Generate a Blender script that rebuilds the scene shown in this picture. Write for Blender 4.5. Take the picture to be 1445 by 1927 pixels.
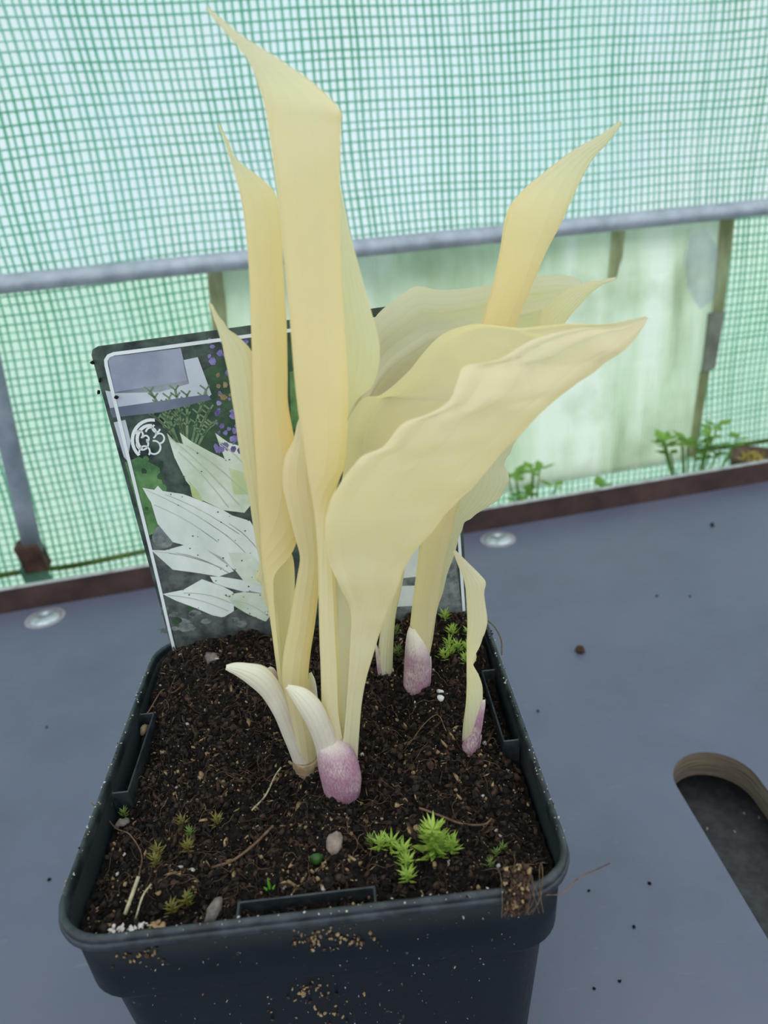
import bpy, bmesh, math, random
import numpy as np
from mathutils import Vector, Matrix, noise as mnoise
random.seed(7); rng = np.random.default_rng(7)
for o in list(bpy.data.objects): bpy.data.objects.remove(o)
S = bpy.context.scene; COL = S.collection

# ------------------------------------------------------------------ camera
FPX = 1400.0; W_IM, H_IM = 1445.0, 1927.0
YAW, PITCH, ROLL = map(math.radians, (1.802, 24.038, 5.077))
CAM = np.array([0.01777, -0.15960, 0.24341])
fwd = np.array([math.sin(YAW)*math.cos(PITCH), math.cos(YAW)*math.cos(PITCH), -math.sin(PITCH)])
rgt = np.array([math.cos(YAW), -math.sin(YAW), 0.0]); dwn = np.cross(fwd, rgt)
r2 = math.cos(ROLL)*rgt + math.sin(ROLL)*dwn; d2 = -math.sin(ROLL)*rgt + math.cos(ROLL)*dwn
cd = bpy.data.cameras.new('camera'); cam = bpy.data.objects.new('camera', cd); COL.objects.link(cam)
cd.sensor_fit = 'VERTICAL'; cd.sensor_height = 24.0; cd.lens = 24.0*FPX/H_IM
cd.clip_start = 0.005; cd.clip_end = 60
cd.dof.use_dof = True; cd.dof.focus_distance = 0.20; cd.dof.aperture_fstop = 11.0
m = Matrix.Identity(4)
for i in range(3):
    m[i][0] = r2[i]; m[i][1] = -d2[i]; m[i][2] = -fwd[i]; m[i][3] = CAM[i]
cam.matrix_world = m; S.camera = cam

# ------------------------------------------------------------------ world, exposure
S.view_settings.view_transform = 'Standard'; S.view_settings.look = 'None'
S.view_settings.gamma = 1.0; S.view_settings.use_curve_mapping = False
S.view_settings.exposure = 0.25
wd = bpy.data.worlds.new('overcast'); S.world = wd; wd.use_nodes = True
bg = wd.node_tree.nodes['Background']
bg.inputs[0].default_value = (0.86, 0.95, 1.0, 1); bg.inputs[1].default_value = 1.15
# hazy sun behind the tunnel wall, spread by cloud
sd = bpy.data.lights.new('sun_offscreen', 'SUN'); sd.energy = 2.6; sd.angle = math.radians(35); sd.color = (1.0, 0.96, 0.88)
so = bpy.data.objects.new('sun_offscreen', sd); COL.objects.link(so)
so.rotation_euler = Vector((-0.20, -1.0, -0.80)).to_track_quat('-Z', 'Y').to_euler()

# ------------------------------------------------------------------ helpers
def ray(px, py):
    return ((px-W_IM/2)/FPX)*r2 + ((py-H_IM/2)/FPX)*d2 + fwd
def on_y(px, py, Y):
    d = ray(px, py); return CAM + d*((Y-CAM[1])/d[1])
def on_z(px, py, Z):
    d = ray(px, py); return CAM + d*((Z-CAM[2])/d[2])
def on_plane(px, py, p0, n):
    d = ray(px, py); return CAM + d*(np.dot(p0-CAM, n)/np.dot(d, n))

def tag(o, label=None, cat=None, group=None, kind=None):
    if label: o['label'] = label
    if cat: o['category'] = cat
    if group: o['group'] = group
    if kind: o['kind'] = kind
    return o
def thing(name, loc, label, cat, group=None):
    o = bpy.data.objects.new(name, None); o.location = Vector(loc); o.empty_display_size = 0.01
    COL.objects.link(o); return tag(o, label, cat, group)
def wloc(o):
    v = Vector((0, 0, 0))
    while o is not None:
        v += o.location; o = o.parent
    return v
def obj(name, verts, faces, mats, parent=None, smooth=True, uv=None, mi=None, at=None):
    """one mesh object; verts in world space (rebased on the parent or on `at`)"""
    base = wloc(parent) if parent is not None else (Vector(at) if at is not None else Vector((0, 0, 0)))
    me = bpy.data.meshes.new(name)
    me.from_pydata([(v[0]-base.x, v[1]-base.y, v[2]-base.z) for v in verts], [], faces)
    for mm in (mats if isinstance(mats, (list, tuple)) else [mats]): me.materials.append(mm)
    if smooth: me.polygons.foreach_set('use_smooth', [True]*len(me.polygons))
    if mi is not None: me.polygons.foreach_set('material_index', list(mi))
    if uv is not None:
        l = me.uv_layers.new(name='UVMap')
        idx = np.zeros(len(me.loops), int); me.loops.foreach_get('vertex_index', idx)
        l.data.foreach_set('uv', np.asarray(uv, float)[idx].ravel())
    me.update()
    o = bpy.data.objects.new(name, me); COL.objects.link(o)
    if parent is not None: o.parent = parent
    elif at is not None: o.location = base
    return o
def bevel(o, w, seg=2, ang=0.6):
    b = o.modifiers.new('bevel', 'BEVEL'); b.width = w; b.segments = seg; b.limit_method = 'ANGLE'; b.angle_limit = ang
    return o
def box(c, sx, sy, sz, rz=0.0):
    ca, sa = math.cos(rz), math.sin(rz); V = []
    for dx in (-.5, .5):
        for dy in (-.5, .5):
            for dz in (-.5, .5):
                x, y = dx*sx, dy*sy
                V.append((c[0]+x*ca-y*sa, c[1]+x*sa+y*ca, c[2]+dz*sz))
    F = [(0,1,3,2),(4,6,7,5),(0,4,5,1),(2,3,7,6),(0,2,6,4),(1,5,7,3)]
    return V, F
def catmull(P, n):
    P = np.asarray(P, float); out = []
    Q = np.vstack([2*P[0]-P[1], P, 2*P[-1]-P[-2]])
    for i in range(1, len(Q)-2):
        p0, p1, p2, p3 = Q[i-1], Q[i], Q[i+1], Q[i+2]
        for k in range(n):
            t = k/n
            out.append(.5*((2*p1)+(-p0+p2)*t+(2*p0-5*p1+4*p2-p3)*t*t+(-p0+3*p1-3*p2+p3)*t**3))
    out.append(P[-1]); return np.array(out)
def grid_faces(n, m, closed=False):
    F = []
    for i in range(n-1):
        for j in range(m if closed else m-1):
            k = (j+1) % m
            F.append((i*m+j, i*m+k, (i+1)*m+k, (i+1)*m+j))
    return F
def tube(path, rad, seg=6, cap=True):
    path = np.asarray(path, float); n = len(path)
    rad = np.full(n, rad) if np.isscalar(rad) else np.asarray(rad, float)
    V, F = [], []
    T = np.gradient(path, axis=0); T /= (np.linalg.norm(T, axis=1)[:, None]+1e-12)
    up = np.array([0, 0, 1.0]) if abs(T[0][2]) < .8 else np.array([1.0, 0, 0])
    a = np.cross(T[0], up); a /= np.linalg.norm(a)
    for i in range(n):
        a = a-np.dot(a, T[i])*T[i]; a /= np.linalg.norm(a)+1e-12; b = np.cross(T[i], a)
        for k in range(seg):
            t = 2*math.pi*k/seg
            V.append(path[i]+rad[i]*(math.cos(t)*a+math.sin(t)*b))
    F = grid_faces(n, seg, True)
    if cap:
        F.append(tuple(range(seg))[::-1]); F.append(tuple((n-1)*seg+k for k in range(seg)))
    return V, F
class MB:
    def __init__(s): s.v, s.f, s.m = [], [], []
    def add(s, V, F, mi=0):
        o = len(s.v); s.v += list(V); s.f += [tuple(i+o for i in f) for f in F]; s.m += [mi]*len(F)

# ------------------------------------------------------------------ materials
def mat(name):
    M = bpy.data.materials.new(name); M.use_nodes = True
    nt = M.node_tree; nt.nodes.clear()
    out = nt.nodes.new('ShaderNodeOutputMaterial')
    return M, nt, out
def nd(nt, typ, **kw):
    n = nt.nodes.new(typ)
    for k, v in kw.items():
        if k in n.inputs: n.inputs[k].default_value = v
        else: setattr(n, k, v)
    return n
def lk(nt, a, b): nt.links.new(a, b)
def coords(nt, scale=(1, 1, 1), kind='Object'):
    tc = nd(nt, 'ShaderNodeTexCoord'); mp = nd(nt, 'ShaderNodeMapping'); mp.inputs['Scale'].default_value = scale
    lk(nt, tc.outputs[kind], mp.inputs['Vector']); return mp.outputs['Vector']
def noise(nt, vec, scale, detail=4, rough=.6):
    n = nd(nt, 'ShaderNodeTexNoise'); n.inputs['Scale'].default_value = scale
    n.inputs['Detail'].default_value = detail; n.inputs['Roughness'].default_value = rough
    lk(nt, vec, n.inputs['Vector']); return n.outputs['Fac']
def ramp(nt, fac, stops):
    r = nd(nt, 'ShaderNodeValToRGB'); e = r.color_ramp.elements
    while len(e) < len(stops): e.new(.5)
    for k, (p, c) in enumerate(stops):
        e[k].position = p; e[k].color = (*c, 1) if len(c) == 3 else c
    lk(nt, fac, r.inputs['Fac']); return r.outputs['Color']
def mixc(nt, fac, a, b, mode='MIX'):
    n = nd(nt, 'ShaderNodeMix', data_type='RGBA', blend_type=mode)
    if hasattr(fac, 'links') or hasattr(fac, 'is_linked'): lk(nt, fac, n.inputs[0])
    else: n.inputs[0].default_value = fac
    for s, i in ((a, 6), (b, 7)):
        if isinstance(s, tuple): n.inputs[i].default_value = (*s, 1) if len(s) == 3 else s
        else: lk(nt, s, n.inputs[i])
    return n.outputs[2]
def bump(nt, h, strength, dist):
    b = nd(nt, 'ShaderNodeBump'); b.inputs['Strength'].default_value = strength; b.inputs['Distance'].default_value = dist
    lk(nt, h, b.inputs['Height']); return b.outputs['Normal']
def princ(nt, out, col, rough=.5, spec=.5, metal=0.0, normal=None):
    p = nd(nt, 'ShaderNodeBsdfPrincipled')
    if isinstance(col, tuple): p.inputs['Base Color'].default_value = (*col, 1)
    else: lk(nt, col, p.inputs['Base Color'])
    if isinstance(rough, (int, float)): p.inputs['Roughness'].default_value = rough
    else: lk(nt, rough, p.inputs['Roughness'])
    p.inputs['Metallic'].default_value = metal; p.inputs['Specular IOR Level'].default_value = spec
    if normal is not None: lk(nt, normal, p.inputs['Normal'])
    lk(nt, p.outputs[0], out.inputs[0]); return p
def simple(name, c1, c2, scale, rough=.5, spec=.5, metal=0.0, bs=0.0, bd=.001, detail=5, lo=.35, hi=.65, sc=(1, 1, 1)):
    M, nt, out = mat(name); v = coords(nt, sc); n = noise(nt, v, scale, detail)
    col = ramp(nt, n, [(lo, c1), (hi, c2)])
    nm = bump(nt, n, bs, bd) if bs else None
    princ(nt, out, col, rough, spec, metal, nm); return M

def translucent_mat(name, col_fn, trans=.45, rough=.4, spec=.35, bump_fn=None, tcol=None):
    M, nt, out = mat(name)
    col = col_fn(nt)
    nm = bump_fn(nt) if bump_fn else None
    d = nd(nt, 'ShaderNodeBsdfPrincipled'); lk(nt, col, d.inputs['Base Color'])
    d.inputs['Roughness'].default_value = rough; d.inputs['Specular IOR Level'].default_value = spec
    t = nd(nt, 'ShaderNodeBsdfTranslucent')
    if tcol: lk(nt, mixc(nt, 1.0, col, tcol, 'MULTIPLY'), t.inputs['Color'])
    else: lk(nt, col, t.inputs['Color'])
    if nm is not None: lk(nt, nm, d.inputs['Normal']); lk(nt, nm, t.inputs['Normal'])
    mx = nd(nt, 'ShaderNodeMixShader'); mx.inputs[0].default_value = trans
    lk(nt, d.outputs[0], mx.inputs[1]); lk(nt, t.outputs[0], mx.inputs[2]); lk(nt, mx.outputs[0], out.inputs[0])
    return M
def uvxy(nt):
    tc = nd(nt, 'ShaderNodeTexCoord'); sp = nd(nt, 'ShaderNodeSeparateXYZ'); lk(nt, tc.outputs['UV'], sp.inputs[0])
    return sp.outputs[0], sp.outputs[1]
def leaf_bump(nstripes, crinkle):
    def f(nt):
        u, v = uvxy(nt)
        mu = nd(nt, 'ShaderNodeMath', operation='MULTIPLY'); lk(nt, u, mu.inputs[0]); mu.inputs[1].default_value = nstripes*math.pi
        sn = nd(nt, 'ShaderNodeMath', operation='SINE'); lk(nt, mu.outputs[0], sn.inputs[0])
        ab = nd(nt, 'ShaderNodeMath', operation='ABSOLUTE'); lk(nt, sn.outputs[0], ab.inputs[0])
        pw = nd(nt, 'ShaderNodeMath', operation='POWER'); lk(nt, ab.outputs[0], pw.inputs[0]); pw.inputs[1].default_value = .5
        n = noise(nt, coords(nt), crinkle, 3)
        ad = nd(nt, 'ShaderNodeMath', operation='MULTIPLY_ADD'); lk(nt, n, ad.inputs[0]); ad.inputs[1].default_value = 1.4; lk(nt, pw.outputs[0], ad.inputs[2])
        return bump(nt, ad.outputs[0], .30, .0005)
    return f
def leaf_col(base, mid, tip, vmid=.35, freckle=.06):
    def f(nt):
        u, v = uvxy(nt)
        c = ramp(nt, v, [(0.0, base), (vmid, mid), (1.0, tip)])
        n = noise(nt, coords(nt), 90, 4)
        c2 = mixc(nt, ramp(nt, n, [(.3, (0, 0, 0)), (.8, (freckle*4,)*3)]), c, (.96, .86, .44))
        # fine pale veins
        w = nd(nt, 'ShaderNodeMath', operation='MULTIPLY'); lk(nt, u, w.inputs[0]); w.inputs[1].default_value = 60.0
        s = nd(nt, 'ShaderNodeMath', operation='SINE'); lk(nt, w.outputs[0], s.inputs[0])
        return mixc(nt, ramp(nt, s.outputs[0], [(.6, (0, 0, 0)), (1.0, (.10,)*3)]), c2, (.95, .92, .72))
    return f
TC = (1.0, .90, .58)
M_leaf = translucent_mat('leaf_cream', leaf_col((.89,.88,.74), (.98,.92,.67), (.96,.90,.75)), .56, .40, .4, leaf_bump(9, 120), TC)
M_leaf_gold = translucent_mat('leaf_gold', leaf_col((.90,.88,.66), (.98,.87,.54), (.96,.90,.70)), .58, .40, .4, leaf_bump(7, 140), TC)
M_leaf_pale = translucent_mat('leaf_pale', leaf_col((.95,.93,.70), (.98,.94,.71), (.97,.93,.77)), .62, .45, .3, leaf_bump(12, 130), TC)
M_petiole = translucent_mat('petiole_pale', leaf_col((.86,.86,.70), (.88,.87,.62), (.92,.88,.58)), .4, .38, .35, leaf_bump(16, 60), TC)
def sheath_col(amount, top=(.90, .87, .70), full=1.0):
    def f(nt):
        u, v = uvxy(nt); vec = coords(nt)
        n1 = noise(nt, vec, 160, 2, .5); n2 = noise(nt, coords(nt, (1, 1, .35)), 2600, 3, .7)
        base = mixc(nt, ramp(nt, n1, [(.20, (.2,)*3), (.52, (1, 1, 1))]), top, (.50, .29, .38))
        sp = ramp(nt, n2, [(.50-amount*.3, (0, 0, 0)), (.66-amount*.3, (.75,)*3)])
        c = mixc(nt, sp, base, (.34, .10, .20))
        fade = ramp(nt, v, [(0.0, (1, 1, 1)), (.35+amount, (.9,)*3), (min(.99, .75+amount), (amount,)*3), (1.0, (.9*amount+.1,)*3)])
        return mixc(nt, mixc(nt, 1.0, fade, (full,)*3, 'MULTIPLY'), top, c)
    return f
M_sheath_p = translucent_mat('sheath_purple', sheath_col(.30), .15, .4, .4, leaf_bump(5, 200))
M_sheath_m = translucent_mat('sheath_streaked', sheath_col(.12), .2, .4, .4, leaf_bump(5, 200))
M_sheath_l = translucent_mat('sheath_pale', sheath_col(.0, (.92, .90, .74), .30), .3, .4, .4, leaf_bump(7, 150), TC)
M_oldstalk = simple('old_stalk_brown', (.20,.13,.07), (.48,.36,.22), 300, .8, .2, bs=.4)
M_pot = None
def pot_mat():
    M, nt, out = mat('pot_black_plastic'); v = coords(nt)
    n = noise(nt, v, 35, 6, .7); d = noise(nt, v, 420, 4, .7); d2_ = noise(nt, v, 60, 3, .6)
    c = mixc(nt, ramp(nt, n, [(.45, (0, 0, 0)), (.75, (.35,)*3)]), (.0025, .0065, .010), (.012, .018, .023))
    spk = ramp(nt, d, [(.66, (0, 0, 0)), (.72, (1, 1, 1))])
    reg = ramp(nt, d2_, [(.42, (0, 0, 0)), (.62, (.8,)*3)])
    k = nd(nt, 'ShaderNodeMix', data_type='RGBA', blend_type='MULTIPLY'); k.inputs[0].default_value = 1
    lk(nt, spk, k.inputs[6]); lk(nt, reg, k.inputs[7])
    c = mixc(nt, k.outputs[2], c, (.17, .14, .11))
    r = ramp(nt, n, [(.3, (.32,)*3), (.75, (.6,)*3)])
    princ(nt, out, c, r, .3, 0, bump(nt, d, .15, .0004)); return M
M_pot = pot_mat()
M_rim = simple('rim_scuffed_plastic', (.008,.013,.017), (.060,.072,.08), 200, .42, .5, bs=.2, bd=.0003, lo=.40, hi=.82)
M_soil = simple('soil_dark', (.003,.0023,.002), (.016,.011,.008), 500, .9, .15, bs=.8, bd=.001)
CR = [simple('crumb_black', (.004,.0034,.003), (.014,.010,.008), 900, .85, .2),
      simple('crumb_brown', (.014,.0095,.0075), (.046,.032,.024), 900, .9, .15),
      simple('crumb_red_brown', (.030,.017,.012), (.085,.051,.035), 900, .9, .15),
      simple('crumb_tan', (.20,.13,.07), (.40,.27,.14), 900, .85, .2),
      simple('crumb_mineral', (.30,.28,.25), (.55,.52,.46), 900, .6, .4)]
M_root = simple('root_fibre', (.08,.045,.026), (.20,.125,.075), 600, .8, .2)
M_straw = simple('straw_dry', (.28,.24,.14), (.50,.45,.30), 500, .7, .3)
M_moss = translucent_mat('moss_bright', lambda nt: ramp(nt, noise(nt, coords(nt), 400, 2), [(.3, (.26,.42,.05)), (.7, (.60,.74,.16))]), .35, .5, .3)
M_moss_d = translucent_mat('moss_dull', lambda nt: ramp(nt, noise(nt, coords(nt), 400, 2), [(.3, (.10,.18,.03)), (.7, (.26,.34,.08))]), .3, .5, .3)
M_moss_o = translucent_mat('moss_olive', lambda nt: ramp(nt, noise(nt, coords(nt), 400, 2), [(.3, (.14,.13,.02)), (.7, (.34,.28,.07))]), .3, .5, .3)
M_seed = translucent_mat('grass_green', lambda nt: ramp(nt, noise(nt, coords(nt), 300, 2), [(.3, (.10,.38,.02)), (.7, (.24,.58,.05))]), .4, .4, .4)
M_stone = simple('stone_grey', (.13,.105,.09), (.26,.22,.19), 500, .75, .3, bs=.4)
M_stone_p = simple('stone_pale', (.40,.37,.34), (.62,.56,.50), 500, .7, .3, bs=.3)
M_slug = simple('pellet_grey', (.55,.56,.55), (.70,.70,.68), 700, .4, .5)
def table_mat():
    M, nt, out = mat('table_phenolic_film'); v = coords(nt)
    a = noise(nt, v, 9, 6, .65); b = noise(nt, coords(nt, (1, 4, 1)), 60, 5, .7); c_ = noise(nt, v, 900, 2, .5)
    c = ramp(nt, a, [(.30, (.100,.100,.142)), (.52, (.124,.131,.190)), (.75, (.152,.144,.186))])
    c = mixc(nt, ramp(nt, b, [(.62, (0, 0, 0)), (.80, (.35,)*3)]), c, (.32, .30, .32))
    c = mixc(nt, ramp(nt, b, [(.22, (.35,)*3), (.36, (0, 0, 0))]), c, (.10, .10, .12))
    r = ramp(nt, a, [(.3, (.34,)*3), (.7, (.48,)*3)])
    princ(nt, out, c, r, .55, 0, bump(nt, c_, .06, .0003)); return M
M_table = table_mat()
M_ply = simple('plywood_edge', (.10,.075,.055), (.24,.19,.14), 60, .8, .2, sc=(1, 1, 30))
M_brown = simple('brown_film_board', (.035,.018,.016), (.085,.045,.038), 40, .55, .4, sc=(1, 1, 1), bs=.1)
M_cap = simple('pale_cut_edge', (.30,.30,.29), (.52,.53,.52), 120, .6, .3)
M_dark = simple('under_tray', (.05,.05,.052), (.09,.09,.092), 200, .7, .3)
M_zinc = simple('galvanised_steel', (.30,.335,.38), (.46,.50,.56), 60, .42, .5, metal=.25, bs=.1, bd=.0005)
M_bolt = simple('bolt_zinc', (.42,.44,.47), (.75,.77,.80), 260, .38, .5, metal=.7, bs=.4, bd=.0006)
M_ring = simple('lime_stain', (.26,.25,.27), (.38,.35,.36), 300, .8, .2)
M_rust = simple('rusty_sleeve', (.035,.02,.017), (.13,.075,.055), 60, .8, .2)
M_post = simple('post_grey', (.17,.20,.25), (.28,.32,.38), 40, .6, .4)
M_postg = simple('post_foot_green', (.05,.13,.09), (.10,.22,.15), 60, .7, .3)

# ------------------------------------------------------------------ the setting
WY = math.radians(8.63); tdir = np.array([math.cos(WY), math.sin(WY), 0.0]); ndir = np.array([-math.sin(WY), math.cos(WY), 0.0])
EDGE0 = np.array([0.0, 0.3186, 0.0])                     # back edge of the table top
WALL0 = EDGE0 + ndir*0.13                                # plane of the sheeting
def on_wall(px, py, off=0.0): return on_plane(px, py, WALL0+ndir*off, ndir)
def wall_uv(p): return float(np.dot(p-WALL0, tdir)), float(p[2])
def wall_pt(s, z, off=0.0): return WALL0 + tdir*s + ndir*off + np.array([0, 0, z])
def sag(s, z): return .004*math.sin(s*9+1.0+z*2)+.003*math.sin(s*17+z*5)+.0025*math.sin(z*14+s*3)

FZ = -0.75
M_floor = simple('trodden_earth', (.05,.042,.035), (.12,.10,.08), 6, .9, .2, bs=.3, bd=.01)
M_lawn = simple('lawn_green', (.05,.09,.03), (.12,.18,.06), 8, .9, .2, bs=.3, bd=.01)
p0 = wall_pt(-4, 0); p1 = wall_pt(4, 0)
def quad(a, b, z, d): return [(*(a+ndir*0)[:2], z), (*(b)[:2], z), (*(b+ndir*d)[:2], z), (*(a+ndir*d)[:2], z)]
V, F = box((0, 0, 0), 1, 1, 1)
def slab(name, s0, s1, d0, d1, z0, z1, M, parent=None):
    V = []
    for s in (s0, s1):
        for d in (d0, d1):
            for z in (z0, z1):
                q = wall_pt(s, z, d); V.append(q)
    F = [(0,1,3,2),(4,6,7,5),(0,4,5,1),(2,3,7,6),(0,2,6,4),(1,5,7,3)]
    return obj(name, V, F, M, parent, smooth=False)
tag(slab('floor', -4, 4, -4, 0.0, FZ-.05, FZ, M_floor), kind='structure')
tag(slab('ground', -8, 8, 0.0, 9, FZ-.05, FZ-.001, M_lawn), kind='structure')
tag(slab('trim_1', -2, 2.4, -0.062, 0.012, FZ, -0.120, simple('timber_curb', (.30,.34,.29), (.48,.52,.46), 30, .8, .2)), kind='structure')

# sheeting
def sheet_col(nt):
    v = coords(nt); tc = nd(nt, 'ShaderNodeTexCoord'); sp = nd(nt, 'ShaderNodeSeparateXYZ'); lk(nt, tc.outputs['Object'], sp.inputs[0])
    a = noise(nt, coords(nt, (1, 1, .6)), 5.5, 3, .55); b = noise(nt, coords(nt, (1, 1, .45)), 13, 3, .6)
    hi = ramp(nt, a, [(.30, (.52,.66,.70)), (.50, (.57,.66,.74)), (.70, (.62,.67,.73))])
    lo = ramp(nt, a, [(.32, (.46,.66,.56)), (.50, (.51,.68,.59)), (.66, (.57,.70,.63))])
    z = nd(nt, 'ShaderNodeMapRange'); lk(nt, sp.outputs[2], z.inputs[0]); zr = float(on_wall(700, 470)[2]); z.inputs[1].default_value = zr-.004; z.inputs[2].default_value = zr+.004
    c = mixc(nt, z.outputs[0], lo, hi)
    return mixc(nt, ramp(nt, b, [(.40, (0, 0, 0)), (.75, (.4,)*3)]), c, (.50, .64, .64))
M_sheet = translucent_mat('sheeting_translucent', sheet_col, .75, .5, .3)
n_s, n_z = 270, 150; V = []
for i in range(n_z+1):
    for j in range(n_s+1):
        s = -1.7+3.6*j/n_s; z = -.20+2.0*i/n_z
        V.append(wall_pt(s, z, .012+sag(s, z)))
bc = [wall_uv(on_wall(x, y)) for x, y in ((393, 505), (1372, 402), (1308, 862), (412, 1018))]
def under_board(p):
    s_, z_ = wall_uv(p)
    for i in range(4):
        (ax_, az_), (bx_, bz_) = bc[i], bc[(i+1) % 4]
        if (bx_-ax_)*(z_-az_)-(bz_-az_)*(s_-ax_) > 0: return False
    return True
sheet = tag(obj('wall_back', V, [f for f in grid_faces(n_z+1, n_s+1) if not all(under_board(V[i]) for i in f)], M_sheet, at=WALL0), kind='structure')
# woven net in front of the sheeting
M_netv = translucent_mat('net_green', lambda nt: ramp(nt, noise(nt, coords(nt), 14, 3), [(.35, (.36,.72,.56)), (.65, (.58,.82,.74))]), .75, .5, .3)
PV, PH = .0056, .0066
mb = MB()
def ribbon(pts, wdir, w, th=.0004):
    V = []
    for p in pts:
        V += [p-wdir*w/2, p-ndir*th, p+wdir*w/2, p+ndir*th]
    return V, grid_faces(len(pts), 4, True)
upz = np.array([0, 0, 1.0])
for k in range(int(2.4/PV)):
    s0 = -1.1+k*PV
    ph = random.uniform(-.0006, .0006); w = random.uniform(.0015, .0022)
    pts = []
    for i in range(36):
        z = -.18+i*(.82/35)
        s = s0+ph+.0035*math.sin(z*11+s0*5)+.0012*math.sin(z*37+s0*23)
        pts.append(wall_pt(s, z, sag(s, z)))
    mb.add(*ribbon(pts, tdir, w))
for k in range(int(.82/PH)):
    z0 = -.18+k*PH; w = random.uniform(.0009, .0015); ph = random.uniform(-.0008, .0008); pts = []
    for i in range(80):
        s = -1.1+i*(2.4/79); z = z0+ph+.0022*math.sin(s*9+z0*7)+.0009*math.sin(s*31+z0*19)
        pts.append(wall_pt(s, z, sag(s, z)-.0009))
    mb.add(*ribbon(pts, upz, w))
tag(obj('net_threads', mb.v, mb.f, M_netv, sheet), kind='stuff')
M_hem = simple('hem_dark_green', (.04,.10,.02), (.13,.20,.04), 90, .8, .2)
def wall_strip(name, pix, w, off, M, parent, th=.002):
    pts = [on_wall(x, y, off) for x, y in pix]; pts = catmull(pts, 6)
    V, F = ribbon(pts, upz, w, th); F += [(0, 1, 2, 3)[::-1], tuple(len(V)-4+k for k in range(4))]
    return obj(name, V, F, M, parent)
wall_strip('hem_cord', [(-1100, 1295), (-500, 1180), (0, 1083), (130, 1066), (260, 1040), (500, 993), (900, 918), (1180, 872), (1300, 850), (1445, 829), (1800, 771), (2300, 690)], .0050, -.004, M_hem, sheet)
wall_strip('seam_band', [(-700, 620), (0, 545), (400, 503), (700, 470)], .0070, .001, M_hem, sheet, .001)

# pale board fixed behind the net
def panel_col(nt):
    a = noise(nt, coords(nt, (1, 1, .12)), 30, 5, .65); b = noise(nt, coords(nt), 16, 4, .6)
    c = ramp(nt, a, [(.28, (.56,.60,.48)), (.45, (.86,.91,.83)), (.60, (.96,.97,.95))])
    return mixc(nt, ramp(nt, b, [(.50, (0, 0, 0)), (.78, (.6,)*3)]), c, (.62, .68, .55))
M_panel = translucent_mat('panel_weathered', panel_col, .88, .6, .3)
bt = thing('weathered_board', tuple(on_wall(1000, 900, .006)), 'pale weathered board with mossy edges fixed over the green net below the pipe', 'board')
def wall_poly(name, pix, off, th, M, parent, smooth=False):
    a = [on_wall(x, y, off) for x, y in pix]; n = len(a)
    V = a+[p+ndir*th for p in a]
    F = [tuple(range(n)), tuple(range(2*n-1, n-1, -1))]+[(i, i+n, (i+1) % n+n, (i+1) % n) for i in range(n)]
    return obj(name, V, F, M, parent, smooth)
wall_poly('board_face', [(393, 505), (690, 478), (1060, 440), (1372, 402), (1368, 470), (1352, 600), (1330, 700), (1318, 790), (1308, 862), (1140, 892), (950, 930), (700, 975), (412, 1018)], -.011, .003, M_panel, bt)
M_moldy = translucent_mat('mouldy_edge', lambda nt: ramp(nt, noise(nt, coords(nt, (1, 1, .3)), 60, 4), [(.35, (.42,.42,.26)), (.65, (.74,.74,.58))]), .8, .7, .2)
wall_poly('edge_moss_strip', [(1356, 408), (1384, 404), (1362, 590), (1340, 595)], -.0122, .0010, M_moldy, bt)
wall_poly('edge_moss_strip', [(1318, 700), (1337, 690), (1324, 770), (1310, 858), (1294, 860), (1306, 780)], -.0122, .0010, M_moldy, bt)
wall_poly('clip_bar', [(1338, 590), (1364, 587), (1346, 692), (1324, 703)], -.0160, .0045, simple('clip_dark', (.13,.15,.11), (.22,.24,.19), 60, .7, .3), bt)
wall_poly('stain_strip', [(1152, 428), (1178, 426), (1172, 480), (1160, 522), (1144, 524)], -.0122, .0010, M_moldy, bt)
wall_poly('edge_moss_strip', [(388, 506), (416, 503), (424, 560), (430, 640), (418, 720), (402, 640)], -.0122, .0010, M_moldy, bt)
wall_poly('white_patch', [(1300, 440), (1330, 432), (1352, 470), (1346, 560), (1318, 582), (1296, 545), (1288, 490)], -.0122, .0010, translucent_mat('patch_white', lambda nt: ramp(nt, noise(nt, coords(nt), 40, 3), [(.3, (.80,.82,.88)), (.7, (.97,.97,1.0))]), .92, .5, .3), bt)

mb = MB()
for k in range(150):
    f = k/149; xa = 398+(1366-398)*f
    top = 508-(508-408)*f; bot = 1012-(1012-868)*f; xb = 412+(1306-412)*f
    a_, b_ = on_wall(xa, top, -.0115), on_wall(xb, bot, -.0115)
    mb.add(*ribbon([a_+(b_-a_)*t for t in (0, .33, .66, 1)], tdir, .0016, .0003))
tag(obj('board_rib', mb.v, mb.f, M_panel, bt), kind='stuff')
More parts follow.
